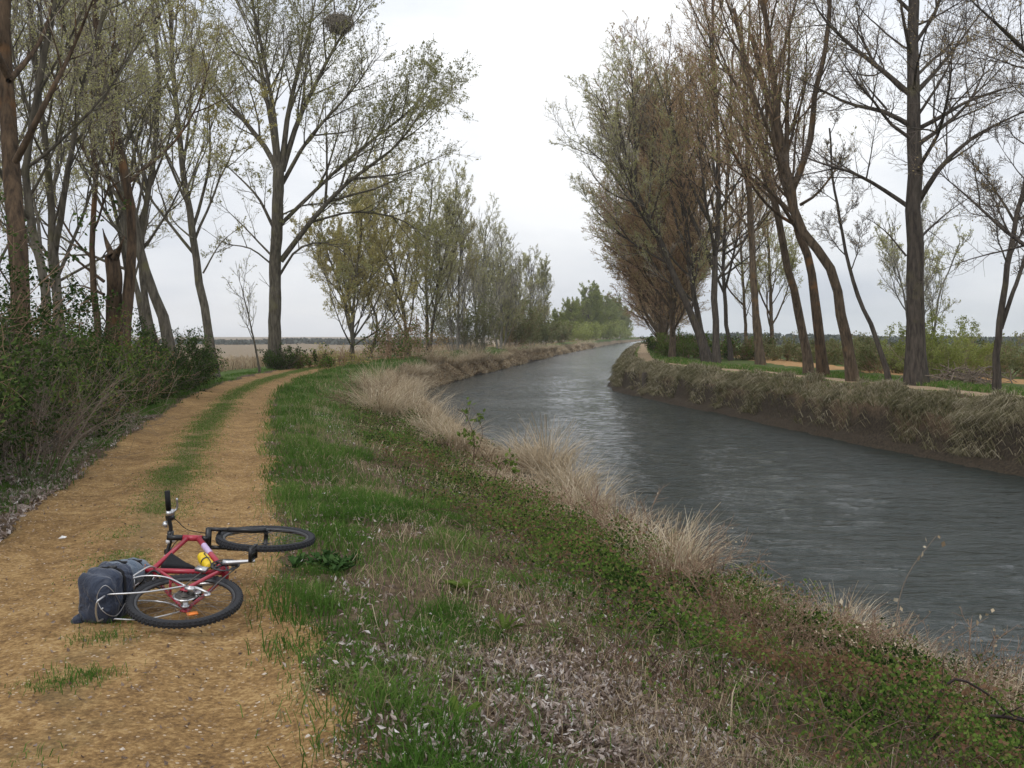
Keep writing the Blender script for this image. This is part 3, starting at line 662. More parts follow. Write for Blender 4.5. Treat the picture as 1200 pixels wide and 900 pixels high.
# ---- left: trees beyond the bend
S_Y = dict(bark='bark_grey', twig='twig_olive', leaf='leaf_yellow', rk1=.011, K1=22, t0=.08, a1=.68, l1=.62, up1=.14, lv=[(9, .42, .6), (8, .42, .65), (5, .5, .7)], up=.10, leaves=6.5, ls=.095, gap=.38, rmin=.0085)
traced('willow_tree', 'yellow-green many-stemmed willow behind the big poplar, leftmost of the trees beyond the bend', 'tree', 74,
       [([(414, 414), (410, 375), (400, 340), (385, 300), (375, 265)], .12, .04), ([(412, 400), (415, 350), (420, 300), (425, 250)], .15, .05)],
       [], S_Y, 51)
traced('willow_tree', 'leaning two-stemmed yellowish tree right of the many-stemmed willow', 'tree', 80,
       [([(433, 412), (442, 380), (430, 340), (425, 300)], .12, .04), ([(480, 405), (472, 360), (462, 310), (452, 255), (448, 220)], .14, .05)],
       [], S_Y, 52)
traced('poplar_tree', 'tall slender pale poplar with twin ascending stems, tallest beyond the bend', 'tree', 86,
       [([(501, 408), (500, 360), (499, 310), (503, 260), (507, 210)], .15, .05), ([(503, 395), (512, 345), (520, 305), (530, 260), (536, 212)], .13, .04)],
       [], dict(S_Y, leaf='leaf_pale', twig='twig_pale', K1=20, a1=.5, l1=.46, leaves=5), 53)
S_COL = dict(S_Y, leaf='leaf_pale', twig='twig_pale', bark='bark_pale', K1=22, a1=.5, l1=.52, t0=.08, ls=.085, rmin=.0085, leaves=4.0, gap=.45)
traced('poplar_tree', 'pale poplar with open crown, next right after the tallest twin-stemmed one', 'tree', 112,
       [([(566, 408), (567, 370), (566, 330), (568, 290), (570, 262)], .2, .05), ([(560, 405), (556, 350), (550, 300), (548, 268)], .12, .04)], [], S_COL, 54)
traced('poplar_tree', 'slim pale poplar squeezed in just right of the tallest twin-stemmed one', 'tree', 97,
       [([(536, 408), (537, 370), (538, 320), (540, 285), (541, 245)], .16, .04), ([(531, 406), (526, 350), (522, 300), (520, 262)], .10, .03)], [], dict(S_COL, leaf='leaf_yellow'), 57)
traced('poplar_tree', 'pale poplar whose crown fills the gap left of the smaller pale poplar', 'tree', 124,
       [([(587, 408), (588, 370), (586, 330), (588, 282)], .18, .05), ([(583, 405), (576, 360), (574, 310)], .12, .03), ([(590, 405), (598, 360), (600, 318)], .1, .03)], [], dict(S_COL, rmin=.010), 58)
traced('poplar_tree', 'pale poplar between the smaller pale poplar and the column-shaped one', 'tree', 160,
       [([(622, 407), (621, 370), (622, 335), (623, 309)], .18, .05), ([(626, 405), (630, 370), (632, 335)], .1, .03)], [], dict(S_COL, rmin=.012, ls=.12), 59)
traced('poplar_tree', 'smaller pale poplar in the middle of the receding left row', 'tree', 138,
       [([(604, 407), (606, 370), (603, 335), (606, 310)], .2, .05), ([(598, 405), (592, 360), (588, 325)], .14, .05)], [], dict(S_COL, ls=.12, rmin=.012), 55)
traced('poplar_tree', 'narrow column-shaped poplar, last pale one before the green trees', 'tree', 180,
       [([(637, 406), (638, 370), (637, 340), (638, 320)], .2, .05)], [], dict(S_COL, K1=50, a1=.45, l1=.30, tp1=.2, t0=.03, ls=.10, rmin=.010, lv=[(9, .42, .5), (7, .42, .5), (4, .5, .6)]), 56)
S_FAR = dict(bark='bark_brown', twig='twig_olive', leaf='leaf_fargreen', K1=40, t0=.0, a1=.9, l1=.5, tp1=.5, up1=.12, lv=[(9, .45, .7), (8, .45, .7)], up=.08, leaves=30, ls=.26, gap=.32, rmin=.02)
fa = auto_tree('round_tree', 'bright green rounded tree at the far end of the left bank', 'tree', *(lambda p: (p[0], 330))(W3(690, 400, 330)), 15, .25, S_FAR, 61)
far_specs = [(668, 290, .66, 'low green tree just left of the bright green rounded tree, far left bank'), (707, 380, .95, 'green tree right behind the bright green rounded tree, far left bank'),
             (718, 430, .95, 'dull green tree near the vanishing point of the left bank'), (729, 500, .9, 'smallest far green tree where the left bank meets the right row'), (654, 240, .42, 'low bush-like green tree under the column-shaped poplar'), (662, 310, .5, 'low green tree between the column-shaped poplar and the bright green rounded tree'),
             (679, 360, .8, 'green tree just behind the left side of the bright green rounded tree'), (698, 345, .8, 'green tree touching the right side of the bright green rounded tree'), (711, 405, .85, 'dull green tree between the two greens nearest the vanishing point'), (723, 460, .9, 'dull green tree second from the end of the left bank row')]
for k, (px, y, s_, lb) in enumerate(far_specs):
    o = copy_tree(fa); x = (px-600)/F*y; o.location = (x, y, zat(x, y)); o.scale = (s_*1.05, s_*1.05, s_); o.rotation_euler = (0, 0, 2.1*k+1); o['label'] = lb

# ---- left: trees by the path
S_L = dict(bark='bark_grey', twig='twig_grey', leaf='leaf_pale', rk1=.0095, K1=11, t0=.3, a1=.7, l1=.45, up1=.11, tp1=.4, lv=[(8, .45, .6), (8, .42, .7), (5, .5, .75)], up=.07, leaves=3.0, ls=.042, gap=.40, rmin=.004)
traced('old_tree', 'thick reddish trunk at the left edge of the photo, nearest of the trees', 'tree', 16,
       [([(27, 420), (22, 300), (12, 190), (5, 60), (1, -60), (-6, -220)], .165, .10)], [([(18, 190), (45, 120), (75, 40), (95, -40)], .06), ([(10, 90), (-20, 20), (-50, -60)], .06), ([(10, 95), (28, 72), (50, 30), (60, -40)], .05)], dict(S_L, bark='bark_orange', K1=8, t0=.55, leaves=1.2), 71)
traced('thin_tree', 'slim dark stem just right of the thick reddish trunk at the left edge', 'tree', 18,
       [([(58, 430), (52, 330), (38, 270), (30, 200), (42, 120), (60, 20), (70, -80)], .095, .04)], [], dict(S_L, K1=14, t0=.35), 72)
traced('thin_tree', 'grey stem with crossing branches between the reddish trunk and the broken stump', 'tree', 20,
       [([(82, 430), (66, 330), (60, 240), (52, 160), (40, 70), (30, -40)], .10, .04), ([(64, 300), (80, 200), (95, 110), (118, 30), (130, -50)], .06, .03)], [], dict(S_L, bark='bark_grey', K1=12), 73)
traced('broken_tree', 'thick snapped trunk with torn orange top rising from the dark thicket', 'tree', 25,
       [([(133, 440), (133, 380), (134, 330), (131, 300)], .21, .17), ([(140, 400), (152, 330), (155, 280), (148, 210), (128, 110), (110, 10), (100, -80)], .15, .05), ([(122, 400), (108, 300), (112, 200), (98, 100), (70, 20)], .09, .04)],
       [([(131, 300), (124, 280), (121, 268)], .10), ([(135, 302), (140, 285), (143, 276)], .10), ([(122, 330), (100, 310), (72, 285), (50, 280)], .04), ([(122, 345), (95, 335), (65, 340)], .035)], dict(S_L, bark='bark_orange', K1=9, t0=.35), 74)
traced('leaning_tree', 'pair of grey stems leaning left, behind the snapped trunk', 'tree', 33,
       [([(208, 436), (190, 370), (170, 318), (160, 270), (148, 215), (138, 150), (118, 60), (105, -30)], .20, .06), ([(196, 436), (176, 380), (166, 320), (168, 260), (180, 180), (185, 90), (178, 0)], .13, .05)],
       [([(158, 270), (130, 215), (100, 170), (85, 110)], .06), ([(150, 220), (165, 160), (190, 110), (215, 65)], .06)], dict(S_L, ls=.065, rmin=.0055, leaves=4.5), 75)
traced('poplar_tree', 'slender slightly leaning tree with yellowish crown at the path bend, left of the big poplar', 'tree', 43,
       [([(252, 443), (243, 385), (231, 310), (222, 250), (213, 190), (206, 120), (200, 40), (195, -40)], .20, .06)],
       [([(226, 280), (205, 262), (190, 240)], .04), ([(238, 320), (255, 285), (275, 265)], .04), ([(218, 225), (232, 190), (245, 150)], .05)], dict(S_L, bark='bark_grey', leaf='leaf_yellow', twig='twig_olive', K1=22, leaves=9, ls=.075, rmin=.006, a1=.65, l1=.42, gap=.36), 76)
traced('sapling', 'thin bare sapling between the yellowish leaning tree and the big poplar', 'tree', 47,
       [([(305, 440), (298, 400), (290, 365), (283, 335)], .05, .02)], [], dict(S_L, K1=9, l1=.5, leaves=1.2, ls=.07, rmin=.005, lv=[(6, .5, .6), (4, .5, .7)], bark='bark_grey'), 77)
# trees deeper in the left grove, seen as criss-crossing stems
deep = [(-12.5, 22, 13, .10, 'leaf_olive', 'grey stem deep in the left grove, behind the stem with crossing branches'), (-15.5, 31, 15, .13, 'leaf_olive', 'tall grey stem deep in the left grove, seen left of the snapped trunk'),
        (-13.5, 36, 16, .14, 'leaf_yellow', 'yellow-tinged tree in the left grove, seen just right of the leaning pair'), (-19.5, 44, 16, .16, 'leaf_olive', 'olive tree at the back of the left grove'),
        (-17.5, 52, 17, .18, 'leaf_yellow', 'yellowish tree at the back of the left grove, seen right of the slender leaning tree'), (-24, 55, 17, .18, 'leaf_olive', 'tree at the very back of the left grove over the field'),
        (-10.6, 17.5, 10, .07, 'leaf_olive', 'thin stem in the dark thicket behind the nearest reddish trunk')]
for k, (x, y, h, r, lf, lb) in enumerate(deep):
    auto_tree('grove_tree', lb, 'tree', x, y, h, r, dict(S_L, bark='bark_grey', leaf=lf, K1=13, t0=.22, leaves=4, ls=.042+.0008*y, rmin=.004+.00006*y), 80+k, lean=(random.uniform(-1.5, 1.5), 0), wander=.35)

# bird's nest in the big poplar
def nest():
    rs = np.random.default_rng(3); g = Geo(); m = 520
    u = nrm(rs.normal(size=(m, 3))); c = u*np.array([.72, .6, .48])*rs.random((m, 1))**.45
    d = nrm(np.cross(u, rs.normal(size=(m, 3))))*rs.uniform(.2, .5, (m, 1))
    P = np.stack([c-d, c+u*.03, c+d], 1); tubes(g, P, np.full((m, 3), .012), 3)
    a = np.linspace(0, 6.283, 14, endpoint=False); 
    g2 = [(math.cos(t)*r_, math.sin(t)*r_, z) for r_, z in ((.15, -.32), (.38, -.2), (.45, .02), (.40, .18), (.25, .08), (.02, .0)) for t in a]
    f = [[j*14+i, j*14+(i+1) % 14, (j+1)*14+(i+1) % 14, (j+1)*14+i] for j in range(5) for i in range(14)]
    g.add(g2, f); return g
p = W3(397, 28, 53)
tag(nest().build('bird_nest', M['twig_grey'], loc=p), 'dark ball-shaped twig nest high in the big poplar crown', 'nest')

# ------------------------------------------------------------------ shrubs
def shrub(name, label, loc, h, wd, seed, stems, leaves, ls, leaf, twig, group=None, arch=.0, gap=.36, up=.1, lv=((6, .5, .7), (5, .5, .8)), rmin=.004, r0=.02, cat='shrub', dens_low=True):
    rs = np.random.default_rng(seed)
    root = empty(name, loc); tag(root, label, cat, group)
    m = stems; a = rs.uniform(0, 6.283, m); sp_ = rs.random(m)**.5
    S = np.stack([np.cos(a)*wd*.3*sp_, np.sin(a)*wd*.3*sp_, np.full(m, -.08)], 1)
    d = nrm(np.stack([np.cos(a)*sp_*wd*.55/h, np.sin(a)*sp_*wd*.55/h, np.ones(m)], 1)+rs.normal(0, .12, (m, 3)))
    ln = h*rs.uniform(.6, 1.15, m)*(1+arch*.5); pts = [S]; n = 8
    for q in range(n-1):
        d = nrm(d+np.stack([np.cos(a)*arch*.16, np.sin(a)*arch*.16, np.full(m, .04-arch*.25*q/n)], 1)+rs.normal(0, .07, (m, 3))); pts.append(pts[-1]+d*(ln/(n-1))[:, None])
    P = np.stack(pts, 1); Rd = np.maximum(r0*(1-np.linspace(0, 1, n))**.8, rmin)[None]*rs.uniform(.6, 1.2, (m, 1))
    gs = Geo(); tubes(gs, P, Rd, 5); gf = Geo()
    Pl, Rl, Ll = P, Rd, ln
    allP = [P[:, 3:]]
    for li, (K, ra, an) in enumerate(lv):
        Pl, Rl, Ll = grow(Pl, Rl, Ll, rs, K, .12, 1., an, ra, up, .12, 4, .4, .012, rmin*(1.2 if li == 0 else .8))
        tubes(gs if li == 0 else gf, Pl, Rl, 3)
    if leaves:
        pick = rs.integers(0, len(Pl), leaves); u = rs.random(leaves)*2.99; i0 = u.astype(int); f = (u-i0)[:, None]
        C = Pl[pick, i0]*(1-f)+Pl[pick, i0+1]*f+rs.normal(0, ls*.8, (leaves, 3))
        C = C[(fbm(C[:, 0]*1.6/max(h, 1)*2+seed, C[:, 2]*1.6+C[:, 1]*.9, 3) > gap) & (C[:, 2] > .02)]
        tint = np.clip(.45+1.3*(fbm(C[:, 0]*1.2+seed*3, C[:, 2]*1.2+C[:, 1], 2)-.5)+rs.normal(0, .2, len(C)), 0, 1)
        cards(gf, C, ls*rs.uniform(.6, 1.4, len(C)), 1, tint, .65, up=.25, rs=rs)
    gs.build('stem', [M[twig]], root); gf.build('foliage', [M[twig], M[leaf]], root, smooth=False)
    return root
def at(px, py): return ray(px, py)
# the dark thicket along the left of the path
TH = 'bushes of the dark thicket left of the path'
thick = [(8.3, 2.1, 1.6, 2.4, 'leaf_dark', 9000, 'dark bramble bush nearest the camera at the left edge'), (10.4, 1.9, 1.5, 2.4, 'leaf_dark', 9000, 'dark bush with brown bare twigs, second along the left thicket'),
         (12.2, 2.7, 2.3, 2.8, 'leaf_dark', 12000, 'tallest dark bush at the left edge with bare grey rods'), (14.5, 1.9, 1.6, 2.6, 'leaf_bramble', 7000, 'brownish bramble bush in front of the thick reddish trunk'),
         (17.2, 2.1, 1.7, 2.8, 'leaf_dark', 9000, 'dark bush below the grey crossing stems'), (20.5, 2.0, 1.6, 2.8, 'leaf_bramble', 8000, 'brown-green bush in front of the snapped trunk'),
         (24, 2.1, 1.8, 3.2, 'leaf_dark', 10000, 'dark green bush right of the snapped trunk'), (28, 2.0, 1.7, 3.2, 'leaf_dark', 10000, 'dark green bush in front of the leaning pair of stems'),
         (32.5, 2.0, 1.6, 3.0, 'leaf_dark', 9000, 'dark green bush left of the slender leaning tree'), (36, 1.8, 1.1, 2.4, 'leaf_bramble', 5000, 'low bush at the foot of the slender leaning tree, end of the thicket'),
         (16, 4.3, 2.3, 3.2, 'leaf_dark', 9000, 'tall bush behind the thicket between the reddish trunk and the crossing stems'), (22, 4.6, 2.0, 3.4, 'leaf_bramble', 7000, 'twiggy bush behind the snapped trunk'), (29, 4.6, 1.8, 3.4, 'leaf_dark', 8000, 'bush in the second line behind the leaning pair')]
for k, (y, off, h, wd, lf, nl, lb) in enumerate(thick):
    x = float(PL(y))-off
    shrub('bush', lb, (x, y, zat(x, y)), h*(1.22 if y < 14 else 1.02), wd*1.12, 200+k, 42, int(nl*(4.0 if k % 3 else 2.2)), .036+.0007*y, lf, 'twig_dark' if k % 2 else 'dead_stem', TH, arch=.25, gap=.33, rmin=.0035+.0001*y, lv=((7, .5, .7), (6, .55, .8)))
# bare rods and brown twigs at the front of the thicket
for k, (px, py, h, wd, lb) in enumerate([(28, 560, 1.5, 1.8, 'bare brown twiggy bush at the left edge above the pale leaf litter'), (75, 520, 1.1, 1.5, 'bare twiggy bush beside the leaf litter, second from the left edge'),
                                         (150, 470, 1.0, 1.6, 'low bare twiggy bush on the verge in front of the snapped trunk'), (20, 470, 2.6, 1.6, 'pale bare rods arching up at the left edge')]):
    p = at(px, py); shrub('bare_bush', lb, p, h, wd, 230+k, 26 if k < 3 else 16, 0, .05, 'leaf_dark', 'dead_twig', None, arch=.4 if k < 3 else .2, rmin=.003, r0=.010, lv=((7, .5, .8), (4, .5, .8)))
# around the foot of the big poplar and along the far left bank
def shr_at(name, label, px, Y, h, wd, seed, leaf, twig, nl, ls, **kw):
    x = (px-600)/F*Y; return shrub(name, label, (x, Y, zat(x, Y)), h, wd, seed, kw.pop('stems', 26), nl, ls, leaf, twig, rmin=kw.pop('rmin', .008), r0=.03, **kw)
shr_at('bush', 'low dark ivy bush hugging the foot of the big poplar', 326, 52.3, 1.0, 1.3, 240, 'leaf_dark', 'twig_dark', 3500, .08)
shr_at('bush', 'dull olive bush right of the big poplar foot', 362, 55, 1.0, 3.6, 241, 'leaf_bramble', 'twig_brown', 4000, .10)
shr_at('bush', 'straw-brown low bush between the big poplar and the willow', 395, 58, 1.2, 3.4, 242, 'leaf_yellow', 'twig_brown', 1600, .09)
shr_at('bush', 'grey-brown bare bush under the two-stemmed yellowish tree', 460, 72, 2.4, 4.5, 243, 'leaf_bramble', 'twig_brown', 2500, .12)
shr_at('bush', 'brown twiggy bush at the foot of the tall twin-stemmed poplar', 488, 78, 2.8, 5.0, 244, 'leaf_brown', 'twig_brown', 3000, .13)
shr_at('round_bush', 'large rounded grey-green bush right of the twin-stemmed poplar', 545, 100, 4.6, 5.6, 245, 'leaf_far', 'twig_grey', 12000, .13, stems=50, gap=.36, rmin=.012)
shr_at('round_bush', 'dark olive rounded bush in the middle of the left row', 590, 135, 5.0, 7, 246, 'leaf_far', 'twig_brown', 14000, .17, stems=44, rmin=.013)
shr_at('bush', 'dark green bush below the small pale poplar', 612, 150, 3.8, 6.4, 247, 'leaf_far', 'twig_brown', 12000, .18, rmin=.013)
shr_at('bush', 'dark green bush below the narrow column-shaped poplar', 626, 165, 3.6, 7, 248, 'leaf_far', 'twig_brown', 12000, .2, rmin=.014)
shr_at('bush', 'far dark bush along the left bank under the low green tree', 643, 200, 3.6, 8.0, 249, 'leaf_far', 'twig_brown', 12000, .22, rmin=.016)
for k, (px, Y, h, wd, lb) in enumerate([(664, 262, 4.5, 13, 'pale green bush below the low green trees of the far left bank'), (680, 305, 5, 15, 'bright green bush at the foot of the bright green rounded tree'), (696, 350, 6, 17, 'green bush right of the bright green rounded tree foot'), (712, 415, 6, 19, 'green bush at the foot of the dull green trees near the vanishing point')]):
    shr_at('bush', lb, px, Y, h, wd, 280+k, 'leaf_fargreen', 'twig_olive', 12000, .28+.04*k, rmin=.02, stems=40, gap=.3)
# right bank
shr_at('green_bush', 'bright yellow-green bush beside the straight dark trunk', 1108, 40, 2.0, 3.0, 260, 'leaf_fargreen', 'twig_olive', 17000, .06, gap=.34, rmin=.006)
for k, (px, Y, h, wd, lf, lb) in enumerate([(1050, 47, 1.9, 3.4, 'leaf_olive', 'olive scrub bush seen behind the thin dark sapling'), (1160, 46, 2.2, 4.5, 'leaf_olive', 'dull green scrub behind the slim forked tree'),
        (1205, 42, 2.3, 4.0, 'leaf_olive', 'dull green scrub at the right edge of the photo'), (1130, 60, 2.6, 5.5, 'leaf_dark', 'darker scrub in the field behind the bright green bush'), (1020, 62, 2.7, 6, 'leaf_olive', 'scrub in the field seen left of the straight dark trunk'),
        (980, 66, 2.6, 5, 'leaf_olive', 'scrub seen between the orange trunk and the elbow-bent tree'), (920, 72, 2.6, 6, 'leaf_olive', 'scrub seen left of the leaning trunks'), (790, 92, 2.6, 4.0, 'leaf_dark', 'dark green bush beside the far footpath at the row of brown trees'),
        (806, 78, 2.4, 3.6, 'leaf_green', 'green bush at the foot of the far-leaning tree'), (868, 72, 2.2, 4, 'leaf_dark', 'dark bush under the upright trunks')]):
    shr_at('bush', lb, px, Y, h*.68, wd*1.2, 261+k, {'leaf_olive': 'leaf_far', 'leaf_dark': 'leaf_bramble'}.get(lf, lf), 'twig_brown', 11000, .055+.0007*Y, rmin=.004+.00008*Y, stems=38)

# ------------------------------------------------------------------ ground cover
def pts_of(x, y, dz=0): return np.stack([x, y, hgt(x, y)+dz], 1)
def samp(n, y0, y1, seed, p=1.15):
    """distances drawn so that the picture is covered about evenly"""
    rs = np.random.default_rng(seed); u = rs.random(n)
    q = 1-p; y = (y0**q+(y1**q-y0**q)*u)**(1/q); return y, rs
def nzc(x, y, sc, lo, hi, o=0): return sst(lo, hi, fbm(x*sc+o, y*sc+o*.7, 4))
G_GRASS = Geo(); G_STRAW = Geo(); G_LIT = Geo(); G_BR = Geo()
# -- left bank green grass
y, rs = samp(330000, 3.3, 120, 301, 1.5)
t = rs.uniform(-.07, .72, len(y)); x = PR(y)+t*(WL(y)-PR(y))
near = 1-sst(5.5, 9, y)
pr_ = (1-.9*sst(.26, .74, t))*(.16+.84*nzc(x, y, .75, .42, .58)*nzc(x, y, 2.6, .38, .56, 9))*(1-.45*near)*sst(-.07, .03, t)
pr_ = np.maximum(pr_, .95*(1-sst(.10, .22, t))*sst(7, 11, y)*sst(-.05, .02, t)*nzc(x, y, 2.2, .30, .5, 3))
pr_ *= 1-.85*np.exp(-(((x-.55)/1.1)**2+((y-4.6)/1.5)**2))
k = rs.random(len(y)) < pr_; x, y, t = x[k], y[k], t[k]; m = len(x)
sc_ = 1+.035*np.maximum(y-5, 0)
clump = fbm(x*2.1+4, y*2.1, 3)
h = rs.uniform(.035, .095, m)*(.5+1.4*sst(.35, .7, clump))*(1+.010*y)*1.15
tint = np.clip(.50+1.5*(fbm(x*.8+30, y*.8, 3)-.5)+rs.normal(0, .16, m)+(rs.random(m) < .12)*.5, 0, 1)
blades(G_GRASS, pts_of(x, y), h, rs.uniform(.0035, .0085, m)*sc_, rs.uniform(.3, 1.25, m), 0, tint, rs=rs)
# -- verge left of the path, strip between the ruts
y, rs = samp(60000, 6, 70, 302, 1.5)
u = rs.uniform(-.15, 1.5, len(y)); x = PL(y)-u
k = rs.random(len(y)) < (1-sst(.5, 1.5, u))*nzc(x, y, 1.1, .40, .58)*sst(-.15, .15, u)*(.25+.75*sst(8, 13, y)); x, y = x[k], y[k]; m = len(x)
blades(G_GRASS, pts_of(x, y), rs.uniform(.05, .15, m), rs.uniform(.003, .006, m)*(1+.035*y), rs.uniform(.2, .8, m), 0, np.clip(rs.normal(.42, .18, m), 0, 1), rs=rs)
y, rs = samp(190000, 4, 70, 303, 1.4)
u = rs.normal(0, .18, len(y)); x = (PL(y)+PR(y))/2+u
k = rs.random(len(y)) < (nzc(x, y, 1.4, .50, .64, 5)*.4*sst(6.5, 8.5, y)+.62*sst(9, 14, y)*(.22+.78*nzc(x, y, 1.7, .30, .52, 2))); x, y = x[k], y[k]; m = len(x)
blades(G_GRASS, pts_of(x, y), rs.uniform(.01, .036, m)*(1+.03*y), rs.uniform(.003, .006, m)*(1+.03*y), rs.uniform(.5, 1.4, m), 0, np.clip(rs.normal(.76, .2, m), 0, 1), rs=rs)
# small tufts on the gravel
rs = np.random.default_rng(304)
for px, py, n, r in [(118, 752, 260, .16), (85, 800, 330, .20), (60, 808, 160, .12), (140, 730, 220, .14), (110, 795, 120, .1), (395, 795, 260, .16), (425, 860, 200, .14), (340, 730, 60, .1), (372, 672, 500, .2), (360, 690, 200, .15), (400, 745, 160, .12), (490, 890, 200, .14), (560, 890, 200, .14), (40, 895, 40, .1)]:
    p = at(px, py); q = rs.normal(0, r*.5, (n, 2))*[1.3, 1]; x = p[0]+q[:, 0]; y = p[1]+q[:, 1]
    blades(G_GRASS, pts_of(x, y), rs.uniform(.02, .075, n), rs.uniform(.0025, .006, n), rs.uniform(.3, 1., n), 0, np.clip(rs.normal(.45, .15, n), 0, 1), rs=rs)
# -- right bank top
y, rs = samp(90000, 16, 150, 305, 1.25)
u = rs.uniform(.75, 5.2, len(y)); x = WR(y)+u
onp_ = np.exp(-((u-2.55)/.66)**6)
k = rs.random(len(y)) < (1-onp_)*(.3+.7*nzc(x, y, .8, .36, .55, 7))*(1-sst(3.2, 5, u)*.4); x, y, u = x[k], y[k], u[k]; m = len(x)
blades(G_GRASS, pts_of(x, y), rs.uniform(.03, .08, m)*(1+1.6*(u > 3)), .007+.0006*y, rs.uniform(.3, 1., m), 0, np.clip(rs.normal(.72, .2, m)+.12*(u < 1.5), 0, 1), rs=rs)
# -- straw: right bank face, hanging over the undercut
y, rs = samp(190000, 14, 220, 306, 1.2)
u = rs.uniform(.15, 1.75, len(y)); x = WR(y)+u
k = rs.random(len(y)) < (.18+.82*nzc(x, y, .55, .38, .6, 11))*sst(.26, .60, u+.7*(fbm(y*.9, y*0+5, 3)-.5))*(1-.8*sst(1.15, 1.6, u)); x, y, u = x[k], y[k], u[k]; m = len(x)
az = np.pi+rs.normal(0, .8, m); 
G_BANK = Geo(); blades(G_BANK, pts_of(x, y), rs.uniform(.12, .38, m)*(1-.72*sst(.95, 1.3, u)), .0045+.0005*y, rs.uniform(.7, 1.6, m), 0, np.clip(rs.normal(.45, .22, m)-.14*(fbm(x*.7, y*.7, 3) > .52), 0, 1), az, rs, droop=1.3)
# -- straw: left bank towards the water
y, rs = samp(210000, 3.6, 260, 307, 1.35)
t = rs.uniform(.30, 1.03, len(y)); nearw = 1-sst(20, 48, y)
xl = WL(y); Wd = (xl-PR(y))*nearw+2.1*(1-nearw); x = xl-Wd*(1-t)
pr_ = (sst(.50, .95, t)*.75+.06)*nzc(x, y, .5, .42, .62, 21)*nearw*.8*np.maximum(sst(12, 18, y), .30*nzc(x, y, .9, .48, .62, 8))+(1-nearw)*sst(.3, .6, t)*(.2+.8*nzc(x, y, .3, .36, .56, 2))
k = rs.random(len(y)) < pr_; x, y, t = x[k], y[k], t[k]; m = len(x)
az = rs.normal(.2, 1.0, m)
blades(G_STRAW, pts_of(x, y), rs.uniform(.12, .42, m)*(.7+.5*sst(.5, .9, t)), (.0028+.0009*y)*rs.uniform(.6, 1.4, m), rs.uniform(.3, 1.3, m), 0, np.clip(rs.normal(.45, .22, m), 0, 1), az, rs, droop=.9)
# -- dead stems and thatch over the whole bank
y, rs = samp(70000, 3.4, 40, 308, 1.6)
t = rs.uniform(.05, .95, len(y)); x = PR(y)+t*(WL(y)-PR(y))
k = rs.random(len(y)) < (.10+.60*nzc(x, y, 1.1, .44, .62, 31))*(.4+.6*sst(.05, .2, t))*(1-.72*sst(.28, .45, t)); x, y = x[k], y[k]; m = len(x)
blades(G_STRAW, pts_of(x, y), rs.uniform(.05, .22, m), (.0022+.0003*y), rs.uniform(.5, 1.6, m), 0, np.clip(rs.normal(.34, .24, m), 0, 1), None, rs, droop=1.0)
# -- reeds and dry grass of the field behind the left trees
y, rs = samp(60000, 26, 180, 309, 1.2)
x = PL(y)-4-rs.random(len(y))**1.3*(20+.4*y)
blades(G_STRAW, pts_of(x, y), rs.uniform(.25, .7, len(y))*(.5+fbm(x*.2, y*.2, 3)), .012+.0007*y, rs.uniform(.1, .6, len(y)), 0, np.clip(rs.normal(.42, .15, len(y)), 0, 1), None, rs)
# -- fallen leaves
y, rs = samp(220000, 3.3, 30, 310, 1.7)
t = rs.uniform(-.04, .85, len(y)); x = PR(y)+t*(WL(y)-PR(y))
pr_ = .17*nzc(x, y, 1.6, .42, .62, 41)*(1-sst(.5, .85, t))*sst(-.04, .1, t)
for (px, py, sx, sy, a) in [(715, 850, .58, .85, .8), (630, 790, .5, .6, .5), (790, 890, .35, .4, .6), (650, 700, .5, .7, .25), (500, 770, .35, .4, .3), (470, 610, .5, 1.2, .25), (560, 880, .3, .3, .35)]:
    p = at(px, py); pr_ = pr_+a*np.exp(-(((x-p[0])/sx)**2+((y-p[1])/sy)**2))*(.25+.75*nzc(x, y, 2.5, .36, .56, 43))
k = rs.random(len(y)) < np.clip(pr_, 0, 1); x, y = x[k], y[k]; m = len(x)
cards(G_LIT, pts_of(x, y, .012)+np.stack([0*x, 0*x, rs.random(m)*.05], 1), rs.uniform(.02, .052, m), 0, np.clip(rs.normal(.50, .33, m), 0, 1), .42, rs=rs, bend=.5)
y, rs = samp(70000, 6.5, 22, 311, 1.4)
u = rs.uniform(-.05, 1.9, len(y)); x = PL(y)-u
k = rs.random(len(y)) < (.08+.8*np.exp(-((u-.85)/.65)**2)*nzc(x, y, 1.2, .36, .55, 44)); x, y = x[k], y[k]; m = len(x)
cards(G_LIT, pts_of(x, y, .015)+np.stack([0*x, 0*x, rs.random(m)*.05], 1), rs.uniform(.03, .08, m), 0, np.clip(rs.normal(.56, .22, m), 0, 1), .5, rs=rs, bend=.7)
# stray leaves and bits on the gravel
y, rs = samp(900, 3.4, 20, 315, 1.8); x = PL(y)+rs.random(len(y))*(PR(y)-PL(y))
cards(G_LIT, pts_of(x, y, .02), rs.uniform(.012, .035, len(y)), 0, rs.uniform(.1, .6, len(y)), .5, rs=rs, bend=.5)
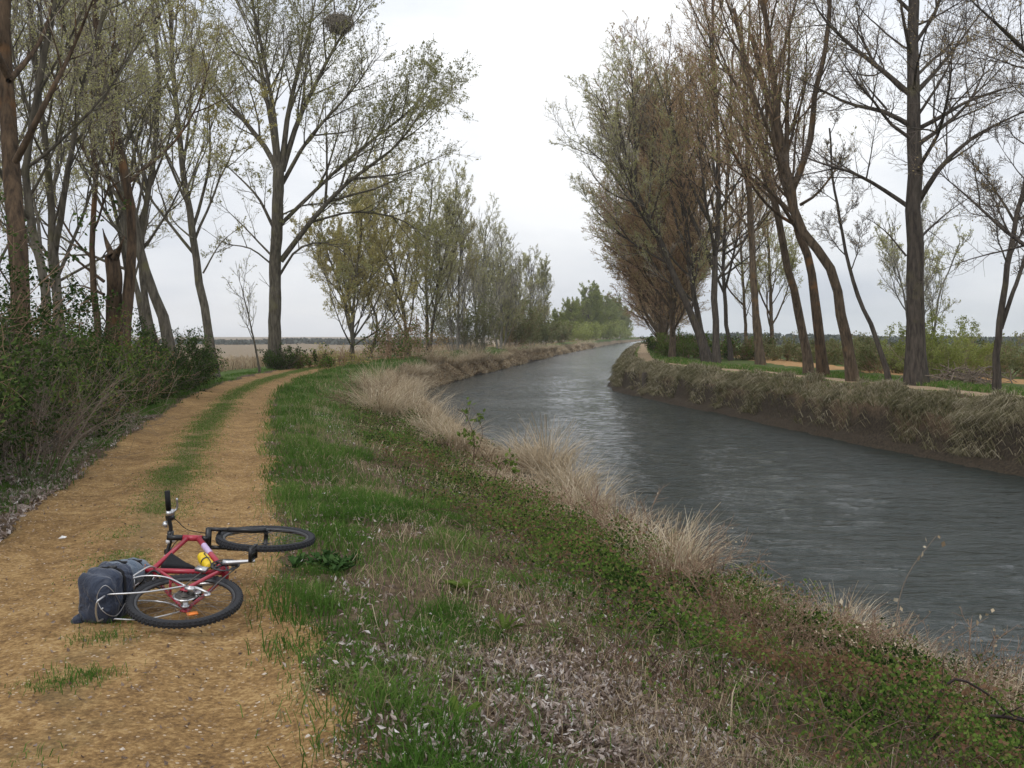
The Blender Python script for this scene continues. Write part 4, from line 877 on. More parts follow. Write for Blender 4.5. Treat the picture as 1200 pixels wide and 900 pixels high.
# -- brambles: low leafy cover on arching stems
y, rs = samp(470000, 3.3, 46, 312, 1.6)
t = rs.uniform(.18, 1.0, len(y)); nearw = 1-sst(26, 46, y); x = PR(y)+t*(WL(y)-PR(y))
br = nzc(x, y, .55, .38, .58, 51)
pr_ = sst(.22, .48, t)*(1-.6*sst(.70, 1., t))*(.30+.70*br)*(.35+.65*nzc(x, y, 1.9, .38, .55, 77))*nearw
pr_ *= 1-.9*np.exp(-(((x-.45)/.75)**2+((y-4.6)/1.1)**2))
k = rs.random(len(y)) < pr_; x, y, br = x[k], y[k], br[k]; m = len(x)
hh = rs.random(m)**.6*(.06+.42*(.2+.8*br)*np.clip(2.6*fbm(x*1.5, y*1.5, 3)-.75, 0, 1.3))
C = pts_of(x, y); C[:, 2] += hh+.01
cards(G_BR, C, rs.uniform(.013, .033, m)*(1+.025*y), 1, np.clip(.46+1.6*(fbm(x*1.2+7, y*1.2, 3)-.5)+rs.normal(0, .24, m)+(rs.random(m) < .16)*.5, 0, 1), .7, up=.1, rs=rs)
ms = 1300; y, rs = samp(ms, 3.4, 34, 313, 1.6); t = rs.uniform(.25, .98, ms); x = PR(y)+t*(WL(y)-PR(y))
a = rs.uniform(0, 6.28, ms); ln = rs.uniform(.25, .9, ms); ht = rs.uniform(.06, .34, ms); s = np.linspace(0, 1, 6)
P = np.stack([x[:, None]+np.cos(a)[:, None]*s*ln[:, None], y[:, None]+np.sin(a)[:, None]*s*ln[:, None], np.zeros((ms, 6))], -1)
P[..., 2] = hgt(P[..., 0], P[..., 1])+ht[:, None]*np.sin(np.pi*(s*.85+.05))[None]
P += rs.normal(0, .012, P.shape)
tubes(G_BR, P, (.0016+.0002*y)[:, None]*np.linspace(1.2, .6, 6)[None], 3, 0)
y, rs = samp(60000, 16, 200, 316, 1.2)
u = rs.uniform(.7, 1.75, len(y)); x = WR(y)+u; cl = fbm(x*1.1+50, y*1.1, 3)
k = rs.random(len(y)) < sst(.50, .62, cl); x, y, cl = x[k], y[k], cl[k]; m = len(x)
blades(G_BANK, pts_of(x, y), rs.uniform(.10, .34, m)*sst(.48, .66, cl)+.05, .0045+.0005*y, rs.uniform(.2, 1.1, m), 0, np.clip(rs.normal(.5, .25, m), 0, 1), None, rs)
M['straw_grey'] = leafmat('straw_grey', [(0, (.085, .085, .04)), (.3, (.16, .15, .08)), (.55, (.30, .26, .17)), (1, (.50, .45, .34))], .25)
tag(G_BANK.build('bank_grass', M['straw_grey'], smooth=False), kind='stuff')
tag(G_GRASS.build('grass', M['grass'], smooth=False), kind='stuff')
tag(G_STRAW.build('dry_grass', M['straw'], smooth=False), kind='stuff')
tag(G_LIT.build('leaf_litter', M['litter'], smooth=False), kind='stuff')
tag(G_BR.build('brambles', [M['twig_red'], M['leaf_bramble']], smooth=False), kind='stuff')
# -- loose stones on the gravel
M['stone'] = leafmat('stone', [(0, (.09, .055, .032)), (.4, (.22, .14, .07)), (.75, (.37, .26, .15)), (.95, (.46, .38, .30)), (1, (.56, .52, .47))], 0.)
def stones():
    y, rs = samp(110000, 3.3, 20, 314, 1.9)
    u = rs.uniform(-.08, 1.04, len(y)); x = PL(y)+u*(PR(y)-PL(y))
    k = rs.random(len(y)) < .25+.75*nzc(x, y, .9, .4, .6, 61); x, y = x[k], y[k]; m = len(x)
    r = rs.gamma(1.8, .0022, m)*(1+.03*y)+.0025
    o = np.array([[1, 0, 0], [0, 1, 0], [-1, 0, 0], [0, -1, 0], [0, 0, 1], [0, 0, -1.]])
    V = o[None]*(r[:, None, None])*rs.uniform(.55, 1.15, (m, 6, 1))
    a = rs.uniform(0, 6.28, m); c, s = np.cos(a), np.sin(a)
    V = np.stack([V[..., 0]*c[:, None]-V[..., 1]*s[:, None], V[..., 0]*s[:, None]+V[..., 1]*c[:, None], V[..., 2]*.6], -1)
    V += pts_of(x, y, .004)[:, None]
    f = np.array([[0, 1, 4], [1, 2, 4], [2, 3, 4], [3, 0, 4], [1, 0, 5], [2, 1, 5], [3, 2, 5], [0, 3, 5]])
    return Geo().add(V.reshape(-1, 3), (np.arange(m)[:, None, None]*6+f[None]).reshape(-1, 3), 0, np.repeat(rs.random(m), 6))
tag(stones().build('gravel', M['stone'], smooth=False), kind='stuff')

# ------------------------------------------------------------------ single plants of the left bank
def tussock_geo(seed, n=700, h=.85):
    rs = np.random.default_rng(seed); g = Geo(); a = rs.uniform(0, 6.28, n); r_ = .26*rs.random(n)**.6
    P = np.stack([np.cos(a)*r_, np.sin(a)*r_, np.zeros(n)-.02], 1)
    aa = a+rs.normal(0, .9, n); d = np.stack([np.cos(aa), np.sin(aa), 0*aa], 1); ll = rs.uniform(.4, 1.25, n)*h
    th = rs.uniform(.05, .45, n); bend = rs.uniform(.15, .62, n); q = np.stack([-np.sin(aa), np.cos(aa), 0*aa], 1); fl = rs.normal(0, .5, (n, 1)); q = nrm(q+d*fl)
    wd = rs.uniform(.004, .011, n)[:, None]; C = [P]; J = 5
    for j in range(J-1):
        C.append(C[-1]+(d*np.sin(th)[:, None]+np.array([0, 0, 1.])*np.cos(th)[:, None])*(ll/(J-1))[:, None]); th = th+bend*rs.uniform(.5, 1.5, n)
    V = np.stack([x_ for j in range(J) for x_ in (C[j]-q*wd*(.5, .48, .4, .28, .05)[j], C[j]+q*wd*(.5, .48, .4, .28, .05)[j])], 1).reshape(-1, 3)
    i = np.arange(n)[:, None]*2*J
    g.add(V, np.concatenate([i+np.array([[2*j, 2*j+1, 2*j+3, 2*j+2]]) for j in range(J-1)]), 0, np.repeat(np.clip(rs.normal(.66, .2, n), 0, 1), 2*J))
    n2 = 26; a = rs.uniform(0, 6.28, n2); s = np.linspace(0, 1, 6)     # seed stalks
    d = rs.uniform(.1, .45, n2); hh = rs.uniform(.7, 1.25, n2)*h
    P = np.stack([np.cos(a)[:, None]*d[:, None]*s**1.7, np.sin(a)[:, None]*d[:, None]*s**1.7, hh[:, None]*s[None]*np.ones((n2, 1))], -1)
    tubes(g, P, np.full((n2, 6), .0022), 3, 0, .6)
    return g
TG = 'clumps of dry pale grass along the left water edge'
tus = []
tspec = [(612, 548, 1.0, 'dry grass clump at the water edge, upper left of the largest pale clump'), (640, 560, 1.25, 'largest pale grass clump by the water, its left half'), (663, 585, 1.3, 'largest pale grass clump by the water, its middle'), (684, 612, 1.1, 'right flank of the largest pale grass clump by the water'),
         (655, 540, 1.0, 'feathery top of the largest pale grass clump'), (720, 645, .95, 'brownish dry clump below the largest pale clump'), (752, 668, .95, 'brownish dry clump further down the water edge, before the dark water gap'), (785, 690, .9, 'thin dry clump just above the long bramble patch'),
         (440, 462, 1.2, 'pale dry clump at the top of the bank where the canal bends, left one'), (462, 478, 1.3, 'pale dry clump where the canal bends, middle one'), (482, 498, 1.2, 'pale dry clump where the canal bends, lower one'), (505, 515, 1.1, 'dry clump halfway between the bend and the largest pale clump'),
         (530, 528, 1.0, 'dry clump just before the young bramble shoot'), (445, 490, 1.0, 'low dry clump on the slope below the bend'), (870, 728, .75, 'sparse dry clump above the bramble patch, left of the tall bent stalk'), (930, 742, .7, 'sparse dry clump with broken stems left of the tall bent stalk'),
         (985, 760, .8, 'dry clump at the base of the tall bent stalk'), (1045, 785, .8, 'straw clump right of the tall bent stalk'), (1085, 800, .8, 'straw clump with pale fallen blades above the dark arching branch'), (1165, 800, .8, 'orange-brown straw clump above the arching branch, at the right edge'),
         (1195, 835, .8, 'straw clump in the lower right corner beside the arching branch')]
base_t = [tussock_geo(400+i).mesh('dry_grass_clump', [M['straw']], False) for i in range(4)]
for k, (px, py, s_, lb) in enumerate(tspec):
    p = at(px, py); far_ = p[1]; s_ *= (.62, .95, .75)[k % 3] if k > 13 else (1, 1.1, .9)[k % 3]
    o = bpy.data.objects.new('dry_grass_clump', base_t[k % 4]); COL.objects.link(o); o.location = p; o.rotation_euler = (0, 0, k*1.7)
    f_ = s_*(1+.018*max(far_-8, 0)); o.scale = (f_*1.15, f_*1.15, f_*.85); tag(o, lb, 'dry grass', TG)
rs = np.random.default_rng(77)
for k in range(20):
    y = 54*1.085**k; x = float(WL(y))-.75+rs.normal(0, .25)
    o = bpy.data.objects.new('dry_grass_clump', base_t[k % 4]); COL.objects.link(o); o.location = (x, y, zat(x, y)-.05); o.rotation_euler = (0, 0, k*2.3)
    f_ = rs.uniform(1.2, 1.9)*(1+.002*y); o.scale = (f_*1.5, f_*1.5, f_*.8); tag(o, 'rounded straw tussock on the left bank edge beyond the canal bend', 'dry grass', 'rounded grass tussocks along the far left bank')
# leafy weeds
def rosette(seed, n, ln, wd, up):
    rs = np.random.default_rng(seed); g = Geo(); s = np.linspace(0, 1, 6)
    for i in range(n):
        a = i*2.4+rs.normal(0, .2); l = ln*rs.uniform(.6, 1.1); e_ = up*rs.uniform(.5, 1.3)
        d = np.array([math.cos(a), math.sin(a), 0]); q = np.array([-math.sin(a), math.cos(a), 0])
        c = d*(s*l)[:, None]*math.cos(e_)+np.array([0, 0, 1])*(l*(math.sin(e_)*s-.45*s**2.4*math.sin(e_)))[:, None]
        wv = wd*np.sin(np.pi*np.clip(s*.92+.08, 0, 1))**.7*l/ln; ru = rs.normal(0, .004, (6, 1))
        V = np.stack([c-q*wv[:, None]+np.array([0, 0, .008])+ru*[0, 0, 1], c, c+q*wv[:, None]+np.array([0, 0, .008])-ru*[0, 0, 1]], 1).reshape(-1, 3)
        f = [[j*3+c_, j*3+c_+1, j*3+c_+4, j*3+c_+3] for j in range(5) for c_ in range(2)]
        g.add(V, f, 0, np.clip(rs.normal(.45, .15), 0, 1))
    return g
def dome(seed, r, s_):
    rs = np.random.default_rng(seed); g = Geo(); n = int(900*(r/.28)**2)
    a = rs.uniform(0, 6.28, n); q = rs.random(n)**.55; hz = .55*r*np.sqrt(np.maximum(0, 1-q*q))*(.35+.65*rs.random(n))*(.6+.8*vn(np.cos(a)*q*3+seed, np.sin(a)*q*3))
    for j in range(9):
        q = rosette(seed*10+j, 11, .13+.3*s_, .018, 1.0); off = np.array([rs.normal(0, r*.55), rs.normal(0, r*.4), 0.])
        for V_, (f_, mi), t_ in zip(q.v, q.f, q.t): g.add(V_+off, f_-f_.min(), 0, t_+rs.normal(0, .15))
    return g
for k, (px, py, n, ln, wd, up, mt, lb) in enumerate([(532, 852, 13, .20, .022, .75, 'leaf_green', 'dark green broad-leaved weed by the leaf litter near the bottom edge'), (392, 668, 0, .26, .035, .9, 'leaf_weed', 'dark green leafy weed clump at the path edge right of the front wheel'),
        (372, 660, 0, .18, .03, .8, 'leaf_weed', 'smaller dark green weed just below the front wheel'), (545, 695, 14, .22, .03, .8, 'leaf_green', 'grey-green broad-leaved weed amid the bank grass'), (440, 605, 0, .34, .04, .9, 'leaf_weed', 'dark green weed clump up the path edge, behind the front wheel'),
        (590, 745, 30, .22, .012, 1.0, 'leaf_green', 'bright green grassy weed above the leaf litter')]):
    o = (rosette(420+k, n, ln, wd, up) if n else dome(420+k, ln, wd)).build('leafy_weed', M[mt], loc=at(px, py)); tag(o, lb, 'weed', 'leafy weeds on the left bank')
# tall bent dry stalk over the water, thin stems, young bramble shoot, dark arching branch
def stalk(name, label, cat, px, Y, r0, mat, seed, leaves=None, ls=.03, nl=0, side=0, foot=True):
    rs = np.random.default_rng(seed); P = np.array([W3(a, b, Y) for a, b in px]); b0 = P[0].copy()
    if foot: b0[2] = zat(b0[0], b0[1])-.03; P[0] = b0
    P = P-b0; P[:, 1] += np.linspace(0, .3, len(P))*rs.normal(0, .6)
    Q, ln = resample(P, 18); g = Geo(); tubes(g, Q[None], np.linspace(r0, r0*.35, 18)[None], 6)
    root = empty(name, b0); tag(root, label, cat); g.build('stem', M[mat], root)
    g2 = Geo()
    if side:
        Pl, Rl, Ll = grow(Q[None], np.linspace(r0, r0*.35, 18)[None], np.array([ln]), rs, side, .25, 1., .8, .25, .05, .12, 6, .3, .012, r0*.3); tubes(g2, Pl, Rl, 4)
        Q = np.concatenate([Q[None, ::3], Pl]).reshape(-1, 3)
    if nl:
        C = Q[rs.integers(3, len(Q), nl)]+rs.normal(0, ls*.5, (nl, 3)); cards(g2, C, ls*rs.uniform(.6, 1.3, nl), 1, rs.random(nl), .6, rs=rs)
    if side or nl: g2.build('leaves' if nl else 'side_stems', [M[mat], M[leaves or 'straw']], root, smooth=False)
    return root
stalk('dry_stalk', 'tall thin pale dry stalk bending right over the water', 'dry stalk', [(1048, 790), (1050, 740), (1056, 700), (1070, 668), (1092, 640), (1101, 630)], 7.9, .006, 'dead_twig', 1, nl=14, ls=.05)
stalk('dry_stalk', 'shorter leaning dry stalk with split tip, left of the tall bent stalk', 'dry stalk', [(960, 780), (966, 745), (980, 715), (994, 700)], 8.2, .007, 'dead_twig', 2, nl=8, ls=.05)
stalk('dry_stalk', 'curved pale dry stem lying over the water edge by the sparse clump', 'dry stalk', [(858, 740), (872, 710), (900, 694), (938, 684)], 9.5, .006, 'dead_twig', 3)
stalk('dry_stalk', 'slanting dry stem right of the tall bent stalk, pointing over the water', 'dry stalk', [(1085, 800), (1105, 760), (1130, 735), (1150, 718)], 7.8, .006, 'dead_twig', 4, nl=6, ls=.05)
stalk('bramble_shoot', 'young leafy bramble shoot standing against the water beside the pale grass', 'bramble', [(552, 545), (556, 520), (552, 500), (545, 485), (536, 478)], 19, .013, 'twig_red', 5, 'leaf_green', .10, 46, 3)
stalk('bramble_shoot', 'leafy bramble spray reaching right over the water, left of the largest pale clump', 'bramble', [(548, 540), (565, 512), (560, 492), (553, 478)], 21, .011, 'twig_red', 6, 'leaf_green', .10, 30, 2)
stalk('bramble_shoot', 'small leafy bramble shoot under the largest pale clump against the grass', 'bramble', [(575, 560), (585, 545), (600, 540), (615, 548)], 17, .011, 'twig_red', 7, 'leaf_green', .09, 40, 3)
stalk('bramble_branch', 'dark arching bramble branch in the lower right corner', 'bramble', [(1085, 870), (1110, 842), (1150, 830), (1185, 832), (1215, 845), (1240, 870)], 6.1, .014, 'black_stem', 8, 'leaf_bramble', .04, 30, 4)
stalk('bramble_branch', 'second dark branch, arching higher behind the lower right one', 'bramble', [(1075, 800), (1110, 797), (1150, 808), (1172, 828), (1195, 836), (1230, 838)], 6.4, .011, 'black_stem', 9, 'leaf_bramble', .04, 20, 3)
stalk('bramble_branch', 'reddish dark branch lying low beneath the arching branches at the right edge', 'bramble', [(1110, 900), (1140, 880), (1175, 866), (1215, 858)], 5.9, .010, 'black_stem', 10, 'leaf_bramble', .04, 20, 3)
stalk('fallen_twig', 'grey fallen twig lying across the bank brambles below the largest pale clump', 'twig', [(565, 633), (600, 622), (640, 617)], 11.2, .008, 'dead_twig', 11, side=1)
# post in the right bank, brush pile behind the path
def post():
    p = W3(750, 470, 58); x = float(WR(58))+.42; g = Geo(); n = 10; a = np.linspace(0, 6.283, n, endpoint=False)
    rr = [(.16, -.6), (.16, .0), (.155, .9), (.15, 1.32), (.11, 1.36)]
    V = [(math.cos(t)*r_*(1+.05*math.sin(3*t)), math.sin(t)*r_, z+.03*math.sin(5*t)*(z > 1)) for r_, z in rr for t in a]
    f = [[j*n+i, j*n+(i+1) % n, (j+1)*n+(i+1) % n, (j+1)*n+i] for j in range(4) for i in range(n)]
    g.add(V, f); top = len(V)-n; g.f.append((np.array([[top+i for i in range(n)]]), 0))
    return tag(g.build('wooden_post', M['bark_dark'], loc=(x, 58, WZ)), 'dark old wooden post set in the right bank face near the bend', 'post')
post()
def brush():
    rs = np.random.default_rng(8); g = Geo(); m = 130; c = rs.normal(0, 1, (m, 3))*[.7, .5, .13]+[0, 0, .2]
    d = nrm(rs.normal(size=(m, 3))*[1, .7, .5])*rs.uniform(.2, .6, (m, 1)); P = np.stack([c-d, c+rs.normal(0, .08, (m, 3)), c+d], 1); P[..., 2] = np.maximum(P[..., 2], 0)
    tubes(g, P, rs.uniform(.008, .03, (m, 1))*np.array([[1, .8, .4]]), 5)
    x, y = (1135-600)/F*36.5, 36.5
    return tag(g.build('brush_pile', M['dead_twig'], loc=(x, y, zat(x, y))), 'heap of grey cut branches behind the far footpath, between straight and forked trees', 'brush pile')
brush()
tag(Geo().add(*[[(-.03, 0, 0), (.03, .005, .004), (.035, .03, .012), (-.02, .035, .006), (0, .015, .022)], [[0, 1, 4], [1, 2, 4], [2, 3, 4], [3, 0, 4]]]).build('paper_scrap', plain('paper', (.75, .74, .72)), loc=at(72, 633)+np.array([0, 0, .012])), 'small crumpled white paper scrap on the left side of the path', 'litter')

# dry brown brambles and herbs between the straw clumps
for k, (px, py, h, wd, lb) in enumerate([(738, 660, .75, .9, 'brown dead bramble tangle below the largest pale clump, upper one'), (790, 700, .7, .9, 'brown dead bramble tangle at the dark water gap'), (690, 640, .6, .8, 'brown dead herb tangle at the right foot of the largest pale clump'),
        (850, 740, .5, .9, 'low brown dead tangle on the bramble patch left of the dry stalks'), (1130, 820, .55, .9, 'brown dead tangle behind the dark arching branches'), (955, 775, .55, 1.0, 'pale brown dead tangle around the shorter leaning dry stalk'), (1050, 825, .5, 1.0, 'brown dead tangle left of the dark arching branches'), (1185, 800, .6, 1.0, 'orange-brown dead tangle at the right edge by the water'), (900, 760, .5, .9, 'brown dead tangle with bent stems below the curved pale dry stem'), (600, 600, .55, .9, 'brown twiggy tangle left of the largest pale clump'), (420, 480, .8, 1.1, 'greyish dead tangle at the top of the bank above the bend')]):
    p = at(px, py); shrub('dead_bramble', lb, p, h, wd, 500+k, 22, 260, .022, 'straw', 'dead_stem', 'dead bramble tangles near the water', arch=.7, rmin=.0018+.0001*p[1], r0=.004, lv=((6, .45, .7), (4, .5, .8)), gap=.1)

# ------------------------------------------------------------------ the bicycle, lying on its left side
BM = dict(red=plain('red_paint', (.36, .028, .05), .28, var=.08), tyre=plain('tyre_rubber', (.035, .036, .04), .85, spec=.2, bump=.4, scale=120), black=plain('black_metal', (.012, .012, .014), .35), silver=plain('silver_metal', (.55, .55, .56), .3, .85, var=.06),
          rim=plain('rim_alloy', (.05, .05, .053), .4, .5), spoke=plain('spoke_steel', (.16, .16, .16), .45, .6), rubber=plain('grip_rubber', (.012, .012, .013), .7, spec=.25), chainm=plain('chain_steel', (.13, .12, .11), .45, .8), yellow=plain('yellow_plastic', (.75, .52, .01), .35, var=.05), orange=plain('orange_plastic', (.75, .20, .02), .3, var=.05),
          lilac=plain('lilac_paint', (.52, .40, .60), .3, var=.1), dark=plain('black_fabric', (.018, .018, .02), .9, spec=.15, bump=.3, scale=60), white=plain('white_plastic', (.7, .7, .72), .35, var=.04))
fv = Vector((.235, .945, .175)).normalized()
uv = Vector((-.965, .225, .11)); uv = (uv-fv*uv.dot(fv)).normalized()
lv_ = uv.cross(fv).normalized()            # bicycle's left, pointing at the ground
RA = W3(217, 703, 6.32)                    # rear axle
bike = bpy.data.objects.new('bicycle', None); COL.objects.link(bike); bike.empty_display_size = .2
bike.matrix_world = Matrix(((fv.x, lv_.x, uv.x, RA[0]), (fv.y, lv_.y, uv.y, RA[1]), (fv.z, lv_.z, uv.z, RA[2]), (0, 0, 0, 1)))
tag(bike, 'red mountain bike lying on its side on the gravel path', 'bicycle')
# local axes: x forward, y left (down to the ground), z up the bike; origin at the rear axle
def tb(g, pts, r, sides=12, n=None, cap=True):
    P = np.array(pts, float)
    if n: P, _ = resample(P, n)
    rr = np.broadcast_to(np.asarray(r, float), (len(P),)) if np.ndim(r) == 0 else np.interp(np.linspace(0, 1, len(P)), np.linspace(0, 1, len(r)), r)
    return tubes(g, P[None], rr[None], sides, cap=cap)
def lathe(g, c, ax, prof, n=48):
    """prof: (radius, offset along ax) closed or open list, turned about ax through c"""
    ax = np.array(ax, float)/np.linalg.norm(ax); ref = np.array([0, 0, 1.]) if abs(ax[2]) < .8 else np.array([1., 0, 0])
    e1 = np.cross(ax, ref); e1 /= np.linalg.norm(e1); e2 = np.cross(ax, e1); a = np.linspace(0, 2*np.pi, n, endpoint=False)
    V = np.array([np.array(c)+ax*h+r*(np.cos(t)*e1+np.sin(t)*e2) for r, h in prof for t in a])
    f = [[j*n+i, j*n+(i+1) % n, (j+1)*n+(i+1) % n, (j+1)*n+i] for j in range(len(prof)-1) for i in range(n)]
    return g.add(V, f)
def bxg(g, c, hx, hy, hz, M3=None):
    V = np.array([[sx*hx, sy*hy, sz*hz] for sx in (-1, 1) for sy in (-1, 1) for sz in (-1, 1)]); V = (V if M3 is None else V@np.array(M3).T)+np.array(c)
    return g.add(V, [[0, 1, 3, 2], [4, 6, 7, 5], [0, 4, 5, 1], [2, 3, 7, 6], [0, 2, 6, 4], [1, 5, 7, 3]])
BBp = np.array([.425, 0, -.03]); SC_ = np.array([.285, 0, .40]); HT0 = np.array([.855, 0, .375]); HT1 = np.array([.815, 0, .495]); FA = np.array([1.045, 0, 0])
g = Geo()
tb(g, [HT0, HT1], .021); tb(g, [HT1*.75+HT0*.25, SC_+(0, 0, 0)], .0165); tb(g, [HT0*.8+HT1*.2, BBp], .0195)
tb(g, [BBp, SC_+(SC_-BBp)*.12], .0165); lathe(g, BBp, (0, 1, 0), [(.0, -.037), (.023, -.037), (.023, .037), (.0, .037)], 20)
for s_ in (-1, 1):
    tb(g, [BBp+(-.02, s_*.03, 0), (.25, s_*.048, -.02), (.02, s_*.066, .0)], .0115, n=10)
    tb(g, [SC_+(0, s_*.016, -.02), (.17, s_*.05, .24), (.01, s_*.066, .012)], .0095, n=10)
    bxg(g, (.008, s_*.067, .0), .028, .004, .024)
tb(g, [(.12, -.058, .17), (.12, .058, .17)], .008)
frame = g.build('frame', BM['red'], bike)
g = Geo(); a_, b_ = HT0*.8+HT1*.2, BBp; q0, q1 = a_+(b_-a_)*.22, a_+(b_-a_)*.48; tb(g, [q0, q1], .0201, cap=False); g.build('decal', BM['lilac'], frame)
g = Geo(); d_ = (SC_-BBp)/np.linalg.norm(SC_-BBp); tb(g, [SC_+d_*.02, SC_+d_*.215], .0135); seatp = g.build('seat_post', BM['silver'], bike)
g = Geo(); lathe(g, SC_+d_*.055, d_, [(.0165, -.014), (.0215, -.014), (.0215, .014), (.0165, .014)], 18); tb(g, [SC_+d_*.055+(.02, -.03, 0), SC_+d_*.055+(.02, .03, 0)], .006); g.build('seat_clamp', BM['orange'], bike)
# saddle
g = Geo(); sc0 = SC_+d_*.235; n = 12; 
prof = [(-.13, .01, .01), (-.125, .065, .03), (-.09, .078, .034), (-.03, .06, .03), (.03, .034, .026), (.10, .021, .022), (.14, .016, .018), (.15, .004, .008)]
V = []; 
for (xx, hw, th) in prof:
    for i in range(n):
        t = 2*math.pi*i/n; V.append(sc0+np.array([xx, hw*math.cos(t), th*math.sin(t)*(1 if math.sin(t) > 0 else .7)-.012*(xx > .08)]))
g.add(V, [[j*n+i, j*n+(i+1) % n, (j+1)*n+(i+1) % n, (j+1)*n+i] for j in range(len(prof)-1) for i in range(n)]); g.f.append((np.array([list(range(n))[::-1]]), 0))
for s_ in (-1, 1): tb(g, [sc0+(-.08, s_*.022, -.018), sc0+(.09, s_*.018, -.03)], .004, 6)
g.build('saddle', BM['dark'], bike)
# wheels
def wheel(name, c, ax, rear):
    c = np.array(c, float); ax = np.array(ax, float)/np.linalg.norm(ax)
    hub = Geo(); lathe(hub, c, ax, [(0, -.062), (.009, -.062), (.009, -.045), (.026, -.044), (.026, -.040), (.015, -.036), (.015, .030), (.026, .034), (.026, .038), (.009, .040), (.009, .062), (0, .062)], 20)
    root = hub.build(name, BM['silver' if rear else 'black'], bike)
    ty = Geo(); a = np.linspace(0, 2*np.pi, 14); lathe(ty, c, ax, [(.309+.0225*math.cos(t), .0225*math.sin(t)) for t in a], 72)
    kn = Geo()
    ref = np.cross(ax, [0, 0, 1.]); ref /= np.linalg.norm(ref); e2 = np.cross(ax, ref)
    for k in range(72):
        t = 2*math.pi*k/72; 
        for j, off in enumerate((-.015, 0, .015)):
            tt = t+(.5 if j == 1 else 0)*2*math.pi/72; rd = ref*math.cos(tt)+e2*math.sin(tt); tn = np.cross(ax, rd)
            bxg(ty, c+rd*(.3310-.004*(j != 1))+ax*off, .0038, .0045, .0075, np.stack([rd, ax, tn], 1))
    ty.build('tyre', BM['tyre'], root, smooth=False)
    rm = Geo(); lathe(rm, c, ax, [(.287, -.011), (.275, -.009), (.268, 0), (.275, .009), (.287, .011), (.285, .004), (.285, -.004), (.287, -.011)], 64); rm.build('rim', BM['rim'], root)
    sp = Geo(); P = []
    for k in range(32):
        t = 2*math.pi*k/32; t2 = t+(.55 if (k//2) % 2 else -.55); s_ = (-1 if k % 2 else 1)
        P.append([c+ax*s_*.037+.024*(ref*math.cos(t2)+e2*math.sin(t2)), c+.272*(ref*math.cos(t)+e2*math.sin(t))])
    tubes(sp, np.array(P), np.full((32, 2), .001), 5); sp.build('spokes', BM['spoke'], root)
    if rear:
        cs = Geo()
        for i, r_ in enumerate((.060, .054, .048, .042, .036, .031, .026)):
            h = -.028-.0042*i; prof_ = [(.02, h), (r_, h), (r_, h-.002), (.02, h-.002)]; lathe(cs, c, ax, prof_, 26)
        cs.build('cassette', BM['chainm'], root)
        pd = Geo(); lathe(pd, c, ax, [(.02, -.0255), (.072, -.0255), (.072, -.0275), (.02, -.0275)], 32); pd.build('spoke_guard', BM['silver'], root)
    t = 2.4; rf = Geo(); rd = ref*math.cos(t)+e2*math.sin(t); tn = np.cross(ax, rd); bxg(rf, c+rd*.19, .016, .004, .03, np.stack([rd, ax, tn], 1)); rf.build('reflector', BM['orange'], root) if rear else None
    return root
wheel('rear_wheel', (0, 0, 0), (0, 1, 0), True)
# steering: fork, front wheel and bar turn together about the head tube
hd = (HT1-HT0)/np.linalg.norm(HT1-HT0)
ST = R(10)
ROT = np.array(Matrix.Rotation(ST, 3, Vector(hd)))
def st(p): return (np.asarray(p, float)-HT0)@ROT.T+HT0
ax_f = ROT@np.array([0, 1., 0])
wheel('front_wheel', st(FA), ax_f, False)
g = Geo()
cr = HT0-hd*.035
for s_ in (-1, 1):
    off = np.array([.012, s_*.062, 0])
    tb(g, [st(cr+off+hd*.01), st(cr+off-hd*.14)], .0135); tb(g, [st(cr+off-hd*.13), st(cr+off-hd*.30), st(FA+(-.012, s_*.060, 0))], .0185)
    bxg(g, st(FA+(-.004, s_*.058, 0)), .02, .006, .02)
tb(g, [st(cr+(.012, -.07, 0)), st(cr+(.012, .07, 0))], .021)
tb(g, [st(cr+(.012, -.062, 0)-hd*.15), st(cr+(.05, -.056, 0)-hd*.07), st(cr+(.055, 0, 0)-hd*.045), st(cr+(.05, .056, 0)-hd*.07), st(cr+(.012, .062, 0)-hd*.15)], .0105, n=16)
tb(g, [st(HT0-hd*.04), st(HT0)], .018)
g.build('fork', BM['black'], bike)
g = Geo(); STm = HT1+hd*.085; CL = STm+np.array([.07, 0, .04]); tb(g, [st(HT1), st(STm+hd*.02)], .019); tb(g, [st(STm), st(CL)], .0165); lathe(g, st(CL), ax_f, [(0, -.026), (.022, -.026), (.022, .026), (0, .026)], 18); g.build('stem', BM['black'], bike)
g = Geo(); hb = [CL+(-.04, -.30, .014), CL+(-.024, -.20, .012), CL+(-.008, -.10, .008), CL+(0, -.05, 0), CL, CL+(0, .05, 0), CL+(-.008, .10, .008), CL+(-.024, .20, .012), CL+(-.04, .30, .014)]
tb(g, [st(p) for p in hb], .0135, n=40); bar = g.build('handlebar', BM['black'], bike)
for s_ in (-1, 1):
    g = Geo(); tb(g, [st(CL+(-.020, s_*.175, .011)), st(CL+(-.041, s_*.305, .0142))], .018); g.build('grip', BM['rubber'], bar)
    g = Geo(); lathe(g, st(CL+(-.016, s_*.150, .010)), ax_f, [(0, -.016), (.019, -.016), (.019, .016), (0, .016)], 14); bxg(g, st(CL+(.008, s_*.15, .004)), .018, .022, .014); 
    tb(g, [st(CL+(.01, s_*.15, .0)), st(CL+(.035, s_*.18, -.02)), st(CL+(.018, s_*.25, -.025))], .0075, 8, n=10); g.build('brake_lever', BM['silver'], bar)
    g = Geo(); lathe(g, st(CL+(.005, s_*.118, .012)), (1, 0, -.4), [(0, -.02), (.024, -.02), (.028, 0), (.024, .022), (0, .026)], 16); g.build('shifter', BM['black'], bar)
